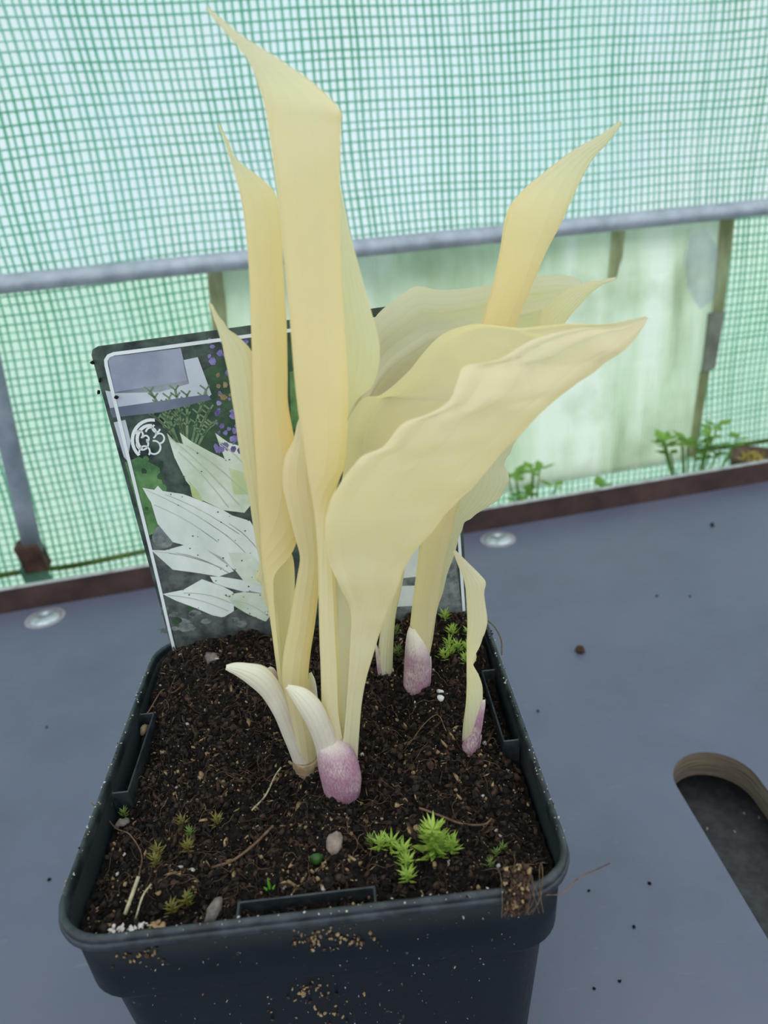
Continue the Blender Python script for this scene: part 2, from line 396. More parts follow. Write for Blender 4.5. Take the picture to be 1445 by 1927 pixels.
# galvanised rail and leaning post
pa, pb = on_wall(-160, 551.5, -.03), on_wall(1620, 372, -.03)
V, F = tube([pa+(pb-pa)*t for t in np.linspace(-1.0, 1.8, 40)], .0066, 20)
tag(obj('rail_pipe', V, F, M_zinc, at=pa), 'grey galvanised pipe running across the green netted sheeting', 'pipe')
pt = on_wall(58, 1100, -.02)
post = thing('leaning_post', tuple(pt), 'slanting grey metal post with rusty brown sleeve standing against the netting', 'post')
def post_seg(name, a, b, rad, M, seg=14):
    A, B = on_wall(*a, -.02), on_wall(*b, -.02); V, F = tube([A+(B-A)*t for t in np.linspace(0, 1, 6)], rad, seg); return obj(name, V, F, M, post)
post_seg('shaft', (-45, 560), (63, 1040), .0075, M_post)
V, F = box((0, 0, 0), 1, 1, 1)
def wall_block(name, cx, cy, s, z, d, off, M, parent):
    c = on_wall(cx, cy, off); V = []
    for ds in (-.5, .5):
        for dd in (-.5, .5):
            for dz in (-.5, .5): V.append(c+tdir*ds*s+ndir*dd*d+upz*dz*z+tdir*(-dz*z*.16))
    return obj(name, V, [(0,1,3,2),(4,6,7,5),(0,4,5,1),(2,3,7,6),(0,2,6,4),(1,5,7,3)], M, parent, False)
bevel(wall_block('sleeve', 62, 1045, .0175, .024, .017, -.02, M_rust, post), .0012)
bevel(wall_block('foot', 72, 1090, .0165, .028, .015, -.02, M_postg, post), .0012)

# ------------------------------------------------------------------ table
def table():
    root = thing('potting_bench', (0.15, 0.05, FZ), 'bluish grey laminated bench top with raised brown back strip and oblong hand slot', 'table')
    def e(s, d): return EDGE0+tdir*s+ndir*d
    outer = [e(-.62, 0), e(.85, 0), e(.85, -.62), e(-.62, -.62)]
    sc_a = np.array([.1555, .0725]); sc_b = np.array([.1575, -.075]); R = .0175
    ax = (sc_b-sc_a)/np.linalg.norm(sc_b-sc_a); nx = np.array([ax[1], -ax[0]])
    inner = []
    for k in range(15):
        t = math.pi*k/14; inner.append(sc_a+R*(math.cos(t)*nx-math.sin(t)*ax))
    for k in range(15):
        t = math.pi*k/14; inner.append(sc_b+R*(-math.cos(t)*nx+math.sin(t)*ax))
    TH = .013
    bm = bmesh.new()
    def loop(pts):
        vs = [bm.verts.new((p[0], p[1], 0)) for p in pts]
        return vs, [bm.edges.new((vs[i], vs[(i+1) % len(vs)])) for i in range(len(vs))]
    vo, eo = loop(outer); vi, ei = loop(inner)
    bmesh.ops.triangle_fill(bm, edges=eo+ei, use_beauty=True, use_dissolve=False)
    bm.verts.ensure_lookup_table(); bm.faces.ensure_lookup_table()
    for i, v in enumerate(bm.verts): v.index = i
    top = [tuple(v.co) for v in bm.verts]; tf = []
    for f in bm.faces:
        ids = [v.index for v in f.verts]
        if f.normal.z < 0: ids = ids[::-1]
        tf.append(tuple(ids))
    n = len(top); no, ni = len(vo), len(vi); bm.free()
    V = top+[(x, y, -TH) for x, y, z in top]
    Fc = tf+[tuple(i+n for i in f[::-1]) for f in tf]; mi = [0]*(2*len(tf))
    for i in range(no):
        j = (i+1) % no; Fc.append((i, j, j+n, i+n)); mi.append(1)
    for i in range(ni):
        a, b = no+i, no+(i+1) % ni; Fc.append((a, a+n, b+n, b)); mi.append(1)
    obj('bench_top', V, Fc, [M_table, M_ply], root, False, mi=mi)
    def bar(name, s0, s1, d0, d1, z0, z1, M):
        V = [e(s, d)+upz*z for s in (s0, s1) for d in (d0, d1) for z in (z0, z1)]
        return bevel(obj(name, V, [(0,1,3,2),(4,6,7,5),(0,4,5,1),(2,3,7,6),(0,2,6,4),(1,5,7,3)], M, root, False), .0006)
    bar('back_strip', -.62, .85, -.0005, .0036, -TH, .0165, M_brown)
    bar('strip_top_edge', -.62, .85, -.0007, .0038, .0165, .0172, M_cap)
    bar('lower_tray', -.60, .83, -.60, -.01, -.034, -.028, M_dark)
    for s in (-.58, .81):
        for d in (-.57, -.04): bar('leg', s-.02, s+.02, d-.02, d+.02, FZ, -.034, M_ply)
        bar('side_rail', s-.02, s+.02, -.60, -.01, -.028, -TH, M_ply)
    return root
bench = table()
def bolt(px, py, r, label):
    c = on_z(px, py, 0.0)
    root = thing('bolt_head', (c[0], c[1], 0), label, 'bolt', 'coach bolts in the bench top')
    def lathe(prof, seg=28):
        V = []
        for rr, z in prof:
            for k in range(seg):
                t = 2*math.pi*k/seg; V.append((c[0]+rr*math.cos(t), c[1]+rr*math.sin(t), z))
        F = grid_faces(len(prof), seg, True); F.append(tuple((len(prof)-1)*seg+k for k in range(seg))); return V, F
    V, F = lathe([(r*1.25, 0.0001), (r*1.22, .0004), (r*1.0, .0005)]); obj('washer_stain', V, F, M_ring, root)
    V, F = lathe([(r, .0004), (r, .0010), (r*.9, .0017), (r*.6, .0024), (r*.28, .0026), (r*.22, .0019), (r*.05, .0017)]); obj('head', V, F, M_bolt, root)
bolt(85, 1163, .0102, 'domed zinc bolt head left of the picture label in the bench top')
bolt(937, 1015, .0102, 'domed zinc bolt head near the cream leaf with a wavy hanging edge')

def ico(sub=1):
    bm = bmesh.new(); bmesh.ops.create_icosphere(bm, subdivisions=sub, radius=1.0)
    V = np.array([v.co[:] for v in bm.verts]); F = [tuple(v.index for v in f.verts) for f in bm.faces]; bm.free(); return V, F
IV, IF = ico(1); IV2, IF2 = ico(2)
def chunk(c, r, flat=.7, base=IV, rough=.35):
    A = base*(1+rng.uniform(-rough, rough, (len(base), 1)))*np.array([rng.uniform(.7, 1.3), rng.uniform(.7, 1.3), flat*rng.uniform(.7, 1.2)])*r
    q = rng.normal(size=4); q /= np.linalg.norm(q); w, x, y, z = q
    Rm = np.array([[1-2*(y*y+z*z), 2*(x*y-z*w), 2*(x*z+y*w)], [2*(x*y+z*w), 1-2*(x*x+z*z), 2*(y*z-x*w)], [2*(x*z-y*w), 2*(y*z+x*w), 1-2*(x*x+y*y)]])
    return A@Rm.T+np.array(c)
IF0 = IF
# ------------------------------------------------------------------ nursery pot
def rsq(h, r, z, n=8, cx=0, cy=0):
    pts = []
    for q, (sx, sy) in enumerate(((1, 1), (-1, 1), (-1, -1), (1, -1))):
        for k in range(n+1):
            t = math.pi/2*(q+k/n)
            pts.append((cx+sx*(h-r)+r*math.cos(t), cy+sy*(h-r)+r*math.sin(t), z))
    return pts
def loft(rings, capb=False, closed_prof=False):
    V = [p for r in rings for p in r]; m_ = len(rings[0]); F = grid_faces(len(rings), m_, True)
    if capb: F.append(tuple(range(m_))[::-1])
    return V, F
RZ = .110
pot = thing('nursery_pot', (0, 0, 0), 'square black plastic nursery pot filled with dark compost', 'plant pot')
body = [(.0430, .0075, .0), (.0436, .008, .0008), (.0500, .0090, .0850), (.0504, .0092, .0862), (.0517, .0095, .0868), (.0524, .0098, .0884), (.0533, .0110, .1070),
        (.0528, .0108, .1072), (.0516, .0096, .0890), (.0500, .0088, .0866), (.0490, .0084, .0850), (.0425, .0075, .004), (.001, .0005, .004)]
V, F = loft([rsq(h, r, z+.0003) for h, r, z in body], True); obj('body', V, F, M_pot, pot)
rim = [(.0532, .0112, .1066), (.0536, .0114, .1062), (.0545, .0118, .1062), (.0549, .0120, .1067), (.0550, .0120, .1077), (.0547, .0119, .1082), (.0545, .0118, .1084), (.0547, .0119, .1087), (.0546, .0119, .1095), (.0542, .0117, .1100),
       (.0537, .0114, .1101), (.0533, .0112, .1097), (.0531, .0110, .1090), (.0530, .0109, .1066)]
V, F = loft([rsq(h, r, z) for h, r, z in rim]); ro = obj('rim', V, F, M_rim, pot)
def pocket(cx, cy, ux, uy, half):
    """three thin walls hung inside the rim, open at the top"""
    u = np.array([ux, uy, 0.0]); inn = np.array([-uy, ux, 0.0]); c = np.array([cx, cy, 0.0])
    path = [c-u*half, c-u*half+inn*.0042, c+u*half+inn*.0042, c+u*half]; th = .0005
    off = [c-u*(half-th), c-u*(half-th)+inn*(.0042-th), c+u*(half-th)+inn*(.0042-th), c+u*(half-th)]
    V = []
    for a, b in zip(path, off):
        V += [a+upz*.0960, a+upz*.1082, b+upz*.1082, b+upz*.0960]
    F = grid_faces(4, 4, True)+[(0, 1, 2, 3), (15, 14, 13, 12)]
    bevel(obj('hanging_pocket', V, F, M_rim, pot, False), .0002, 1)
pocket(-.0522, .003, 0, -1, .0155)
pocket(.0522, .006, 0, 1, .0155)
pocket(-.002, -.0522, 1, 0, .0145)

mb = MB()
for k in range(420):
    x = random.uniform(-.052, .052); z = .02+.088*random.random()**.7; h = .0436+(.0500-.0436)*z/.085 if z < .0855 else .0528+.0006*(z-.088)/.018
    if .0850 < z < .0895 or z > .1055: continue
    r_ = random.choice([.00008, .0001, .00014, .0002])
    if abs(x) > h-.010: continue
    mb.add(chunk((x, -h-.00005, z), r_, .8, IV*np.array([random.uniform(.6, 2.2), .4, random.uniform(.6, 1.4)])), IF0, random.choice([0, 0, 1, 2]))
for (cx, cz, n_, sp) in [(.000, .1010, 60, .0035), (.007, .0985, 30, .002), (-.005, .0800, 24, .0025), (-.037, .1025, 26, .003), (.0, .0700, 30, .006)]:
    for k in range(n_):
        z = cz+random.gauss(0, sp*.6); x = cx+random.gauss(0, sp)
        if z > .1055 or .0850 < z < .0895: continue
        h = .0436+(.0500-.0436)*z/.085 if z < .0855 else .0528+.0006*(z-.088)/.018
        mb.add(chunk((x, -h-.0001, z), random.uniform(.0002, .00055), .5), IF0, random.choice([1, 1, 3]))
tag(obj('dried_soil_flecks', mb.v, mb.f, [M_stone_p, CR[3], M_stone, CR[2]], pot, True, mi=mb.m), kind='stuff')
mb = MB()
for k in range(330):
    side = random.choice([0, 1, 2, 2, 3, 3]); t = random.uniform(-.044, .044); h = random.uniform(.0531, .0548)
    x, y = ((t, -h), (t, h), (h, t), (-h, t))[side]
    mb.add(chunk((x, y, .1100-.35*max(0, h-.0541)), random.choice([.0001, .00015, .0002, .0003]), .5), IF0, random.choice([0, 0, 1, 2]))
tag(obj('rim_grit', mb.v, mb.f, [M_stone_p, CR[3], CR[1]], pot, True, mi=mb.m), kind='stuff')
# ------------------------------------------------------------------ soil
def soil_z(x, y):
    e = max(abs(x), abs(y))/.051
    z = .1015+.0045*max(0.0, 1-e**5)
    b = min(1.0, max(0.0, (y-.002)/.042)); z += .0095*b*b*(3-2*b)*(1-.35*min(1.0, abs(x)/.052)**6)
    if y < -.03: z += .0022*min(1.0, (-.03-y)/.02)
    return z
def soil_h(x, y):
    n = mnoise.fractal(Vector((x*95, y*95, 1.3)), 1.0, 2.0, 4)
    n2 = mnoise.noise(Vector((x*420, y*420, 4.1))); n3 = mnoise.noise(Vector((x*900, y*900, 9.1)))
    e = min(1.0, (.052-max(abs(x), abs(y)))/.006)
    return soil_z(x, y)+n*.0030*e+n2*.0012+n3*.0008
SH = .0517
soil = thing('compost', (0, 0, .09), 'dark brown fibrous compost filling the square pot', 'compost'); soil['kind'] = 'stuff'
n = 190; V = []; idx = {}; F = []
for i in range(n+1):
    for j in range(n+1):
        x = -SH+2*SH*j/n; y = -SH+2*SH*i/n
        cx_, cy_ = abs(x)-(SH-.010), abs(y)-(SH-.010)
        if cx_ > 0 and cy_ > 0 and math.hypot(cx_, cy_) > .0103: continue
        idx[i, j] = len(V); V.append((x, y, soil_h(x, y)))
for i in range(n):
    for j in range(n):
        q = [(i, j), (i, j+1), (i+1, j+1), (i+1, j)]
        if all(k in idx for k in q): F.append(tuple(idx[k] for k in q))
tag(obj('compost_surface', V, F, M_soil, soil), kind='stuff')
def in_pot(x, y, h=SH-.001):
    cx_, cy_ = abs(x)-(h-.010), abs(y)-(h-.010)
    return abs(x) < h and abs(y) < h and not (cx_ > 0 and cy_ > 0 and math.hypot(cx_, cy_) > .010)
mb = MB(); cnt = 0
while cnt < 17000:
    x, y = rng.uniform(-SH, SH, 2)
    if not in_pot(x, y): continue
    cnt += 1
    k = rng.random(); mi = 0 if k < .40 else 1 if k < .70 else 2 if k < .86 else 3 if k < .98 else 4
    r = rng.lognormal(-8.0, .6); r = min(r, .0010)
    if mi >= 3: r = min(r*.7, .0006)
    mb.add(chunk((x, y, soil_h(x, y)+r*.25), r, rng.uniform(.35, 1.0), IV, .5), IF, mi)
for k in range(2600):
    x, y = rng.uniform(-SH, SH, 2)
    if not in_pot(x, y): continue
    A_ = chunk((0, 0, 0), rng.uniform(.0003, .0007), .3, IV*np.array([rng.uniform(1.5, 3.5), 1.0, .4]), .4)
    mb.add(A_+np.array([x, y, soil_h(x, y)+.0003]), IF, int(rng.choice([0, 1, 1, 2, 2, 3], p=[.15, .25, .2, .15, .17, .08])))
tag(obj('crumb', mb.v, mb.f, CR, soil, True, mi=mb.m), kind='stuff')
mb = MB()
def fibre(x, y, L, ang, lift, r, wob=.9):
    pts = []; a = ang
    for k in range(9):
        t = k/8; z = soil_h(x, y)+r+.0004+lift*math.sin(math.pi*t)
        pts.append((x, y, z)); a += random.uniform(-wob, wob); x += math.cos(a)*L/8; y += math.sin(a)*L/8
    pts = [(max(-.0495, min(.0495, p[0])), max(-.0495, min(.0495, p[1])), p[2]) for p in pts]
    return tube(catmull(pts, 2), np.linspace(r, r*.5, 17), 4)
for k in range(700):
    x, y = rng.uniform(-.048, .048, 2)
    mb.add(*fibre(x, y, random.uniform(.003, .011), random.uniform(0, 6.28), random.uniform(0, .0014), random.choice([.00004, .00006, .00008, .00011])), random.choice([0, 0, 1, 1, 1]))
tag(obj('fibre', mb.v, mb.f, [M_root, simple('fibre_dark', (.04,.022,.014), (.10,.055,.035), 600, .85, .2)], soil, True, mi=mb.m), kind='stuff')

# ------------------------------------------------------------------ leaves
def solid(o, th):
    if th >= .0006:
        s = o.modifiers.new('solidify', 'SOLIDIFY'); s.thickness = th; s.offset = 0
    return o
def roll(name, st, M, parent, Y=0.0, k=.8, a=(0, 180), nv=5, nu=22, th=.0005, spiral=.0, wave=0.0, wf=40, tipk=None, label=None):
    """a rolled or cupped blade: stations (Lx,Ly,Rx,Ry[,dy_mm[,k[,a0,a1]]]) from base to tip, swept as an arc about the line L-R"""
    P = []
    for s in st:
        s = list(s); d = [s[0], s[1], s[2], s[3], s[4] if len(s) > 4 else 0.0, s[5] if len(s) > 5 else k, s[6] if len(s) > 6 else a[0], s[7] if len(s) > 7 else a[1]]
        P.append(d)
    P = catmull(P, nv); n = len(P); V, UV = [], []
    for i, (lx, ly, rx, ry, dy, kk, a0, a1) in enumerate(P):
        Yp = Y+dy*.001
        L = on_y(lx, ly, Yp); Rr = on_y(rx, ry, Yp); c = (L+Rr)/2; w = (Rr-L)/2; hw = np.linalg.norm(w)
        D = np.array([0, -1.0, 0])*hw*max(.02, kk)
        for j in range(nu+1):
            u = j/nu; an = math.radians(a0+(a1-a0)*u); s = 1-spiral*u
            p = c+w*math.cos(an)*s+D*math.sin(an)*s
            if wave:
                e_ = abs(2*u-1)**3
                p = p+np.array([0, -1.0, 0])*wave*e_*math.sin(i*.9+u*3)+upz*wave*.4*e_*math.sin(i*1.3)
            V.append(p); UV.append((u, i/(n-1)))
    o = obj(name, V, grid_faces(n, nu+1), M, parent, True, UV); solid(o, th)
    if label: o['label'] = label
    return o
def blade(name, st, M, parent, nv=4, nu=5, th=.0005, crinkle=0.0):
    """a folded blade: each station is a row of (px,py,y) control points across the leaf"""
    A = np.array([[on_y(x, y, Y) for x, y, Y in row] for row in st])
    A = catmull(A.reshape(len(A), -1), nv).reshape(-1, len(st[0]), 3)
    rows = [catmull(r, nu) for r in A]; n = len(rows); m_ = len(rows[0]); V, UV = [], []
    for i, r in enumerate(rows):
        for j, p in enumerate(r):
            if crinkle:
                q = Vector(p)*260; fade = min(1, i/(n*.15))*min(1, (n-1-i)/(n*.2)+.02)
                p = p+np.array([.2, -1.0, .2])*crinkle*fade*(.8*mnoise.noise(q)+1.3*mnoise.noise(q*.45)+.35*math.sin(j*1.25))
            V.append(p); UV.append((j/(m_-1), i/(n-1)))
    o = obj(name, V, grid_faces(n, m_), M, parent, True, UV); solid(o, th); return o
def mm(Y, *ds): return [Y+d*.001 for d in ds]

# --- front shoot
YA = -.0150; b = on_z(640, 1478, .100)
A = thing('hosta_shoot', (b[0], YA, .100), 'tallest cream hosta shoot with purple speckled base and wide spreading leaf', 'plant shoot')
roll('leaf', [(612, 1475, 655, 1475, 0, .9, 40, 330), (606, 1400, 652, 1400, 0, .9, 40, 330), (604, 1330, 648, 1330, 0, .9, 62, 320), (602, 1250, 648, 1250, 0, .9, 68, 312), (600, 1200, 646, 1200, 0, .9, 70, 310),
    (598, 1100, 640, 1100, 0, .9, 70, 310), (597, 1050, 636, 1050, 0, .9, 66, 310), (594, 1000, 630, 1000, 0, .9, 40, 320), (588, 950, 624, 950, 0, .9, 0, 320), (578, 900, 640, 900, 0, .8, -40, 290), (573, 870, 650, 870, 0, .75, -60, 270),
    (558, 780, 656, 780, 0, .7, -70, 260), (549, 700, 655, 700, -1, .7, -75, 260), (541, 600, 648, 600, -2, .7, -80, 262), (531, 500, 643, 500, -3, .7, -80, 262), (521, 400, 641, 400, -4, .7, -80, 262), (508, 300, 642, 300, -5, .65, -75, 258),
    (498, 235, 643, 238, -5.5, .55, -60, 250), (489, 190, 641, 206, -6, .45, -45, 225), (479, 157, 592, 157, -6, .4, -20, 200), (468, 122, 527, 112, -6, .4, -5, 185), (452, 97, 483, 84, -5.5, .4, 0, 180), (435, 76, 453, 65, -5, .45, 0, 180), (415, 52, 426, 42, -4, .5, 0, 180), (400, 34, 407, 26, -3.5, .5, 0, 180), (387, 17, 392, 13, -3, .5, 0, 180)],
    M_leaf, A, YA, nv=5, nu=36, spiral=.1)
def a2(F_, f_, K_, b_, B_): return [F_, f_, K_, b_, B_]
st = []
for (fx, fy, kx, ky, bx, by, yf, yk, yb, g) in [
    (640, 1440, 672, 1440, 636, 1440, -17.5, -15, -12, .0),
    (652, 1330, 680, 1330, 628, 1330, -18, -15, -11, .2),
    (658, 1230, 701, 1230, 622, 1228, -19, -15, -10, .3),
    (660, 1150, 728, 1160, 622, 1140, -20, -15, -9, .5),
    (640, 1106, 746, 1105, 622, 1080, -23, -16, -7, .8),
    (620, 1058, 768, 1055, 624, 1030, -26, -17, -5, 1.2),
    (611, 1000, 802, 1010, 640, 970, -29, -18, -3, 1.5),
    (620, 948, 845, 960, 642, 910, -31, -19, -2, 1.8),
    (642, 905, 885, 920, 648, 865, -32, -19, -1, 2),
    (678, 862, 925, 875, 650, 822, -33, -19, 0, 2),
    (722, 840, 970, 828, 655, 788, -33, -19, 0, 2),
    (756, 797, 1010, 783, 683, 749, -33, -18, 0, 2),
    (806, 779, 1045, 752, 716, 743, -32, -17, 0, 1.8),
    (845, 757, 1075, 730, 764, 704, -31, -16, -1, 1.6),
    (862, 716, 1105, 708, 797, 664, -29, -15, -2, 1.4),
    (876, 688, 1130, 690, 836, 627, -27, -14, -3, 1.2),
    (935, 676, 1155, 673, 895, 610, -25, -13, -4, 1),
    (1003, 640, 1175, 660, 973, 617, -22, -13, -6, .8),
    (1085, 618, 1195, 640, 1062, 609, -18, -12, -7, .5),
    (1160, 616, 1207, 620, 1145, 609, -14, -11, -8, .2),
    (1215, 600, 1220, 599, 1214, 595, -10.5, -10, -9, 0)]:
    fm = ((fx*.45+kx*.55), (fy*.45+ky*.55)); bm_ = ((kx+bx)/2, (ky+by)/2)
    st.append([(fx, fy, yf*.001), (fx*.8+kx*.2, fy*.8+ky*.2, (yf*.85+yk*.15-g*.9)*.001), (*fm, (yf*.5+yk*.5-g*1.6)*.001), (kx*.93+fx*.07, ky*.93+fy*.07, (yf*.15+yk*.85-g*.8)*.001), (kx, ky, yk*.001),
               (kx*.9+bx*.1, ky*.9+by*.1, (yk*.75+yb*.25+g*.8)*.001), (*bm_, (yk*.3+yb*.7+g*1.6)*.001), (bx*.85+kx*.15, by*.85+ky*.15, (yb+g*.9)*.001), (bx, by, yb*.001)])
blade('leaf', st, M_leaf, A, nv=5, nu=4, crinkle=.0010)
roll('leaf', [(600, 860, 640, 850), (602, 800, 655, 785), (604, 760, 672, 752), (605, 725, 703, 722), (606, 650, 715, 655), (606, 570, 692, 562), (606, 470, 667, 470), (612, 410, 652, 405), (625, 360, 641, 352), (634, 340, 636, 338)],
     M_leaf_pale, A, -.0070, k=.25, a=(0, 180))
roll('sheath', [(602, 1445, 645, 1440, 0, .9), (598, 1412, 632, 1400, 0, .9), (589, 1382, 617, 1355, -.5, .8), (574, 1350, 602, 1325, -1, .7), (557, 1322, 580, 1302, -1, .6), (545, 1302, 560, 1294, -1, .5), (539, 1293, 541, 1291, -1, .4)],
     M_sheath_l, A, -.0172, a=(-10, 190), nu=16, th=.0009)
roll('sheath', [(620, 1510, 672, 1505, 0, 1), (612, 1488, 677, 1475, 0, 1), (606, 1465, 676, 1452, 0, 1), (601, 1442, 669, 1428, 0, 1), (600, 1420, 659, 1410, 0, 1), (601, 1404, 645, 1398, 0, 1), (606, 1398, 630, 1394, 0, 1)],
     M_sheath_p, A, -.0178, a=(-60, 240), nu=20, th=.0007, label='purple speckled sheath at the foot of the shoot')

# --- shoot behind it, to the left
YB = -.0045; b = on_z(575, 1442, .100)
B = thing('hosta_shoot', (b[0], YB, .100), 'golden cream hosta shoot with bent pale sheath and brown stalk stub', 'plant shoot')
roll('leaf', [(553, 1440, 590, 1440, 0, .9, 40, 330), (540, 1360, 575, 1360, 0, .9, 90, 330), (527, 1300, 560, 1300, 0, .9, 115, 335), (519, 1250, 556, 1250, 0, .9, 120, 335), (511, 1190, 556, 1190, 0, .9, 120, 335), (504, 1140, 558, 1140, 0, .9, 118, 335),
    (498, 1100, 560, 1100, 0, .85, 115, 335), (493, 1065, 560, 1065, 0, .8, 100, 330), (489, 1030, 560, 1030, 0, .75, 40, 300), (486, 978, 562, 978, 0, .7, -30, 270), (480, 895, 562, 895, 0, .65, -70, 255), (476, 833, 556, 833, 0, .65, -75, 258),
    (473, 760, 543, 760, 0, .65, -75, 258), (472, 700, 542, 700, 0, .65, -75, 258), (469, 600, 540, 600, 0, .65, -75, 258), (465, 500, 534, 500, 0, .65, -75, 258), (458, 420, 530, 425, 0, .6, -70, 250), (449, 365, 522, 372, 0, .5, -50, 230), (441, 336, 503, 345, 0, .4, -20, 200), (435, 312, 464, 315, 0, .4, 0, 180), (429, 291, 442, 294, 0, .45, 0, 180), (420, 262, 430, 265, 0, .5, 0, 180), (413, 246, 420, 247, 0, .5, 0, 180), (409, 234, 414, 233, 0, .5, 0, 180)],
    M_leaf_gold, B, YB, nv=5, nu=34, spiral=.1)
roll('leaf', [(553, 1440, 597, 1436, 0, .9), (545, 1380, 591, 1380, 0, .9), (535, 1330, 584, 1330, 0, .9), (530, 1279, 580, 1279, 0, .9), (533, 1231, 584, 1231, 0, .8), (543, 1180, 592, 1180, 0, .8), (551, 1130, 598, 1130, 0, .7), (560, 1080, 604, 1080, 0, .7), (564, 1046, 606, 1046, 0, .6),
    (553, 1005, 608, 1005, 0, .5), (541, 957, 606, 957, 0, .5), (531, 909, 600, 909, 0, .45), (535, 862, 596, 862, 0, .4), (551, 830, 590, 830, 1, .4), (558, 800, 580, 800, 2, .4), (566, 780, 568, 778, 3, .4)],
    M_leaf_gold, B, YB-.004, a=(-20, 190), nu=22)
roll('leaf', [(502, 1145, 516, 1145), (493, 1122, 514, 1122), (492, 1100, 513, 1100), (480, 1086, 512, 1085), (488, 1066, 512, 1064), (485, 1040, 510, 1040), (480, 1015, 508, 1015), (471, 953, 503, 953), (461, 900, 500, 900), (451, 850, 497, 850), (443, 795, 494, 795), (435, 740, 490, 740), (425, 682, 482, 684), (417, 645, 466, 650), (410, 622, 436, 624), (403, 602, 417, 602), (397, 584, 405, 583), (392, 572, 397, 570)],
    M_leaf_gold, B, YB+.003, k=.5, a=(0, 180), nu=16, wave=.0003)
roll('sheath', [(560, 1448, 596, 1446, 0, .9), (547, 1412, 578, 1410, 0, .9), (534, 1381, 557, 1369, -.5, .8), (518, 1343, 540, 1322, -1, .7), (495, 1307, 519, 1281, -1, .6), (468, 1283, 496, 1257, -1, .55), (445, 1267, 465, 1251, -1, .5), (433, 1261, 443, 1250, -1, .5), (426, 1257, 427, 1254, -1, .4)],
     M_sheath_l, B, YB-.0045, a=(-10, 190), nu=16, th=.0009)
roll('sheath', [(520, 1330, 540, 1330), (514, 1300, 530, 1300), (508, 1275, 524, 1272), (503, 1262, 516, 1258), (502, 1256, 508, 1254)], M_sheath_m, B, YB+.001, k=.6, nu=12)
roll('sheath', [(575, 1330, 598, 1330), (578, 1300, 597, 1303), (580, 1280, 593, 1280), (581, 1266, 586, 1264)], M_sheath_l, B, YB+.002, k=.6, nu=12)
roll('old_stalk', [(562, 1490, 604, 1486, 0, 1), (556, 1462, 602, 1460, 0, 1), (553, 1440, 600, 1438, 0, 1), (553, 1427, 597, 1424, 0, 1)], M_oldstalk, B, YB-.0045, a=(-90, 250), nu=18, th=.0006, label='brown papery remains of an old stalk')

# --- shoot with the purple streaked sheath
YC = .0185; b = on_z(784, 1306, .106)
C = thing('hosta_shoot', (b[0], YC, .106), 'cream hosta shoot with a purple streaked sheath and one narrow leaf rolled upright', 'plant shoot')
roll('leaf', [(764, 1315, 803, 1312, 0, .9, -60, 240), (765, 1230, 809, 1230, 0, .9, -60, 240), (772, 1158, 820, 1158, 0, .8, -40, 230), (781, 1083, 832, 1083, 0, .8, -40, 230), (791, 1014, 846, 1014, 0, .8, -40, 230), (806, 968, 857, 968, 0, .8, -40, 230), (825, 920, 870, 920, 0, .8, -40, 230),
    (850, 850, 895, 850, 1, .8, -50, 240), (868, 780, 920, 780, 1.5, .8, -60, 250), (882, 700, 944, 700, 2, .75, -70, 255), (904, 610, 971, 610, 2.5, .7, -75, 258), (924, 540, 1000, 540, 3, .7, -75, 258), (938, 470, 1030, 470, 3, .65, -70, 255), (946, 415, 1054, 425, 3, .6, -60, 245),
    (957, 385, 1072, 385, 3, .5, -40, 225), (985, 353, 1087, 352, 3.5, .45, -20, 205), (1022, 323, 1102, 322, 4, .4, -5, 190), (1078, 281, 1120, 293, 4.5, .4, 0, 180), (1127, 254, 1143, 270, 5, .5, 0, 180), (1166, 227, 1171, 232, 5, .5, 0, 180)],
    M_leaf_gold, C, YC, nv=5, nu=30, spiral=.08)
roll('leaf', [(806, 1232, 810, 1226), (814, 1150, 824, 1145), (822, 1083, 844, 1075), (836, 1030, 859, 1030), (846, 992, 871, 990), (853, 968, 892, 970), (862, 935, 934, 942), (876, 895, 957, 905), (892, 862, 950, 870), (908, 835, 966, 840), (928, 800, 973, 812), (958, 765, 972, 780)],
     M_leaf_pale, C, YC+.002, k=.3, nu=18, wave=.0006, nv=6)
roll('leaf', [(955, 760, 985, 765), (985, 690, 1015, 700), (1002, 640, 1038, 650), (1018, 590, 1060, 612), (1044, 560, 1080, 586), (1074, 539, 1106, 557), (1112, 530, 1131, 537), (1139, 525, 1147, 531), (1157, 522, 1158, 527)],
     M_leaf_pale, C, YC+.006, k=.5, nu=16, wave=.0003)
roll('sheath', [(760, 1318, 803, 1316, 0, 1), (761, 1280, 806, 1280, 0, 1), (763, 1240, 808, 1245, 0, 1), (765, 1212, 805, 1226, 0, 1), (768, 1192, 796, 1200, 0, .9), (772, 1180, 784, 1181, 0, .8)],
     M_sheath_m, C, YC-.0012, a=(-30, 210), nu=20, th=.0006, label='pale sheath with purple streaks')
roll('sheath', [(790, 1312, 808, 1308), (798, 1280, 811, 1278), (804, 1255, 812, 1252), (808, 1236, 811, 1234)], M_sheath_m, C, YC-.001, k=.7, nu=12)

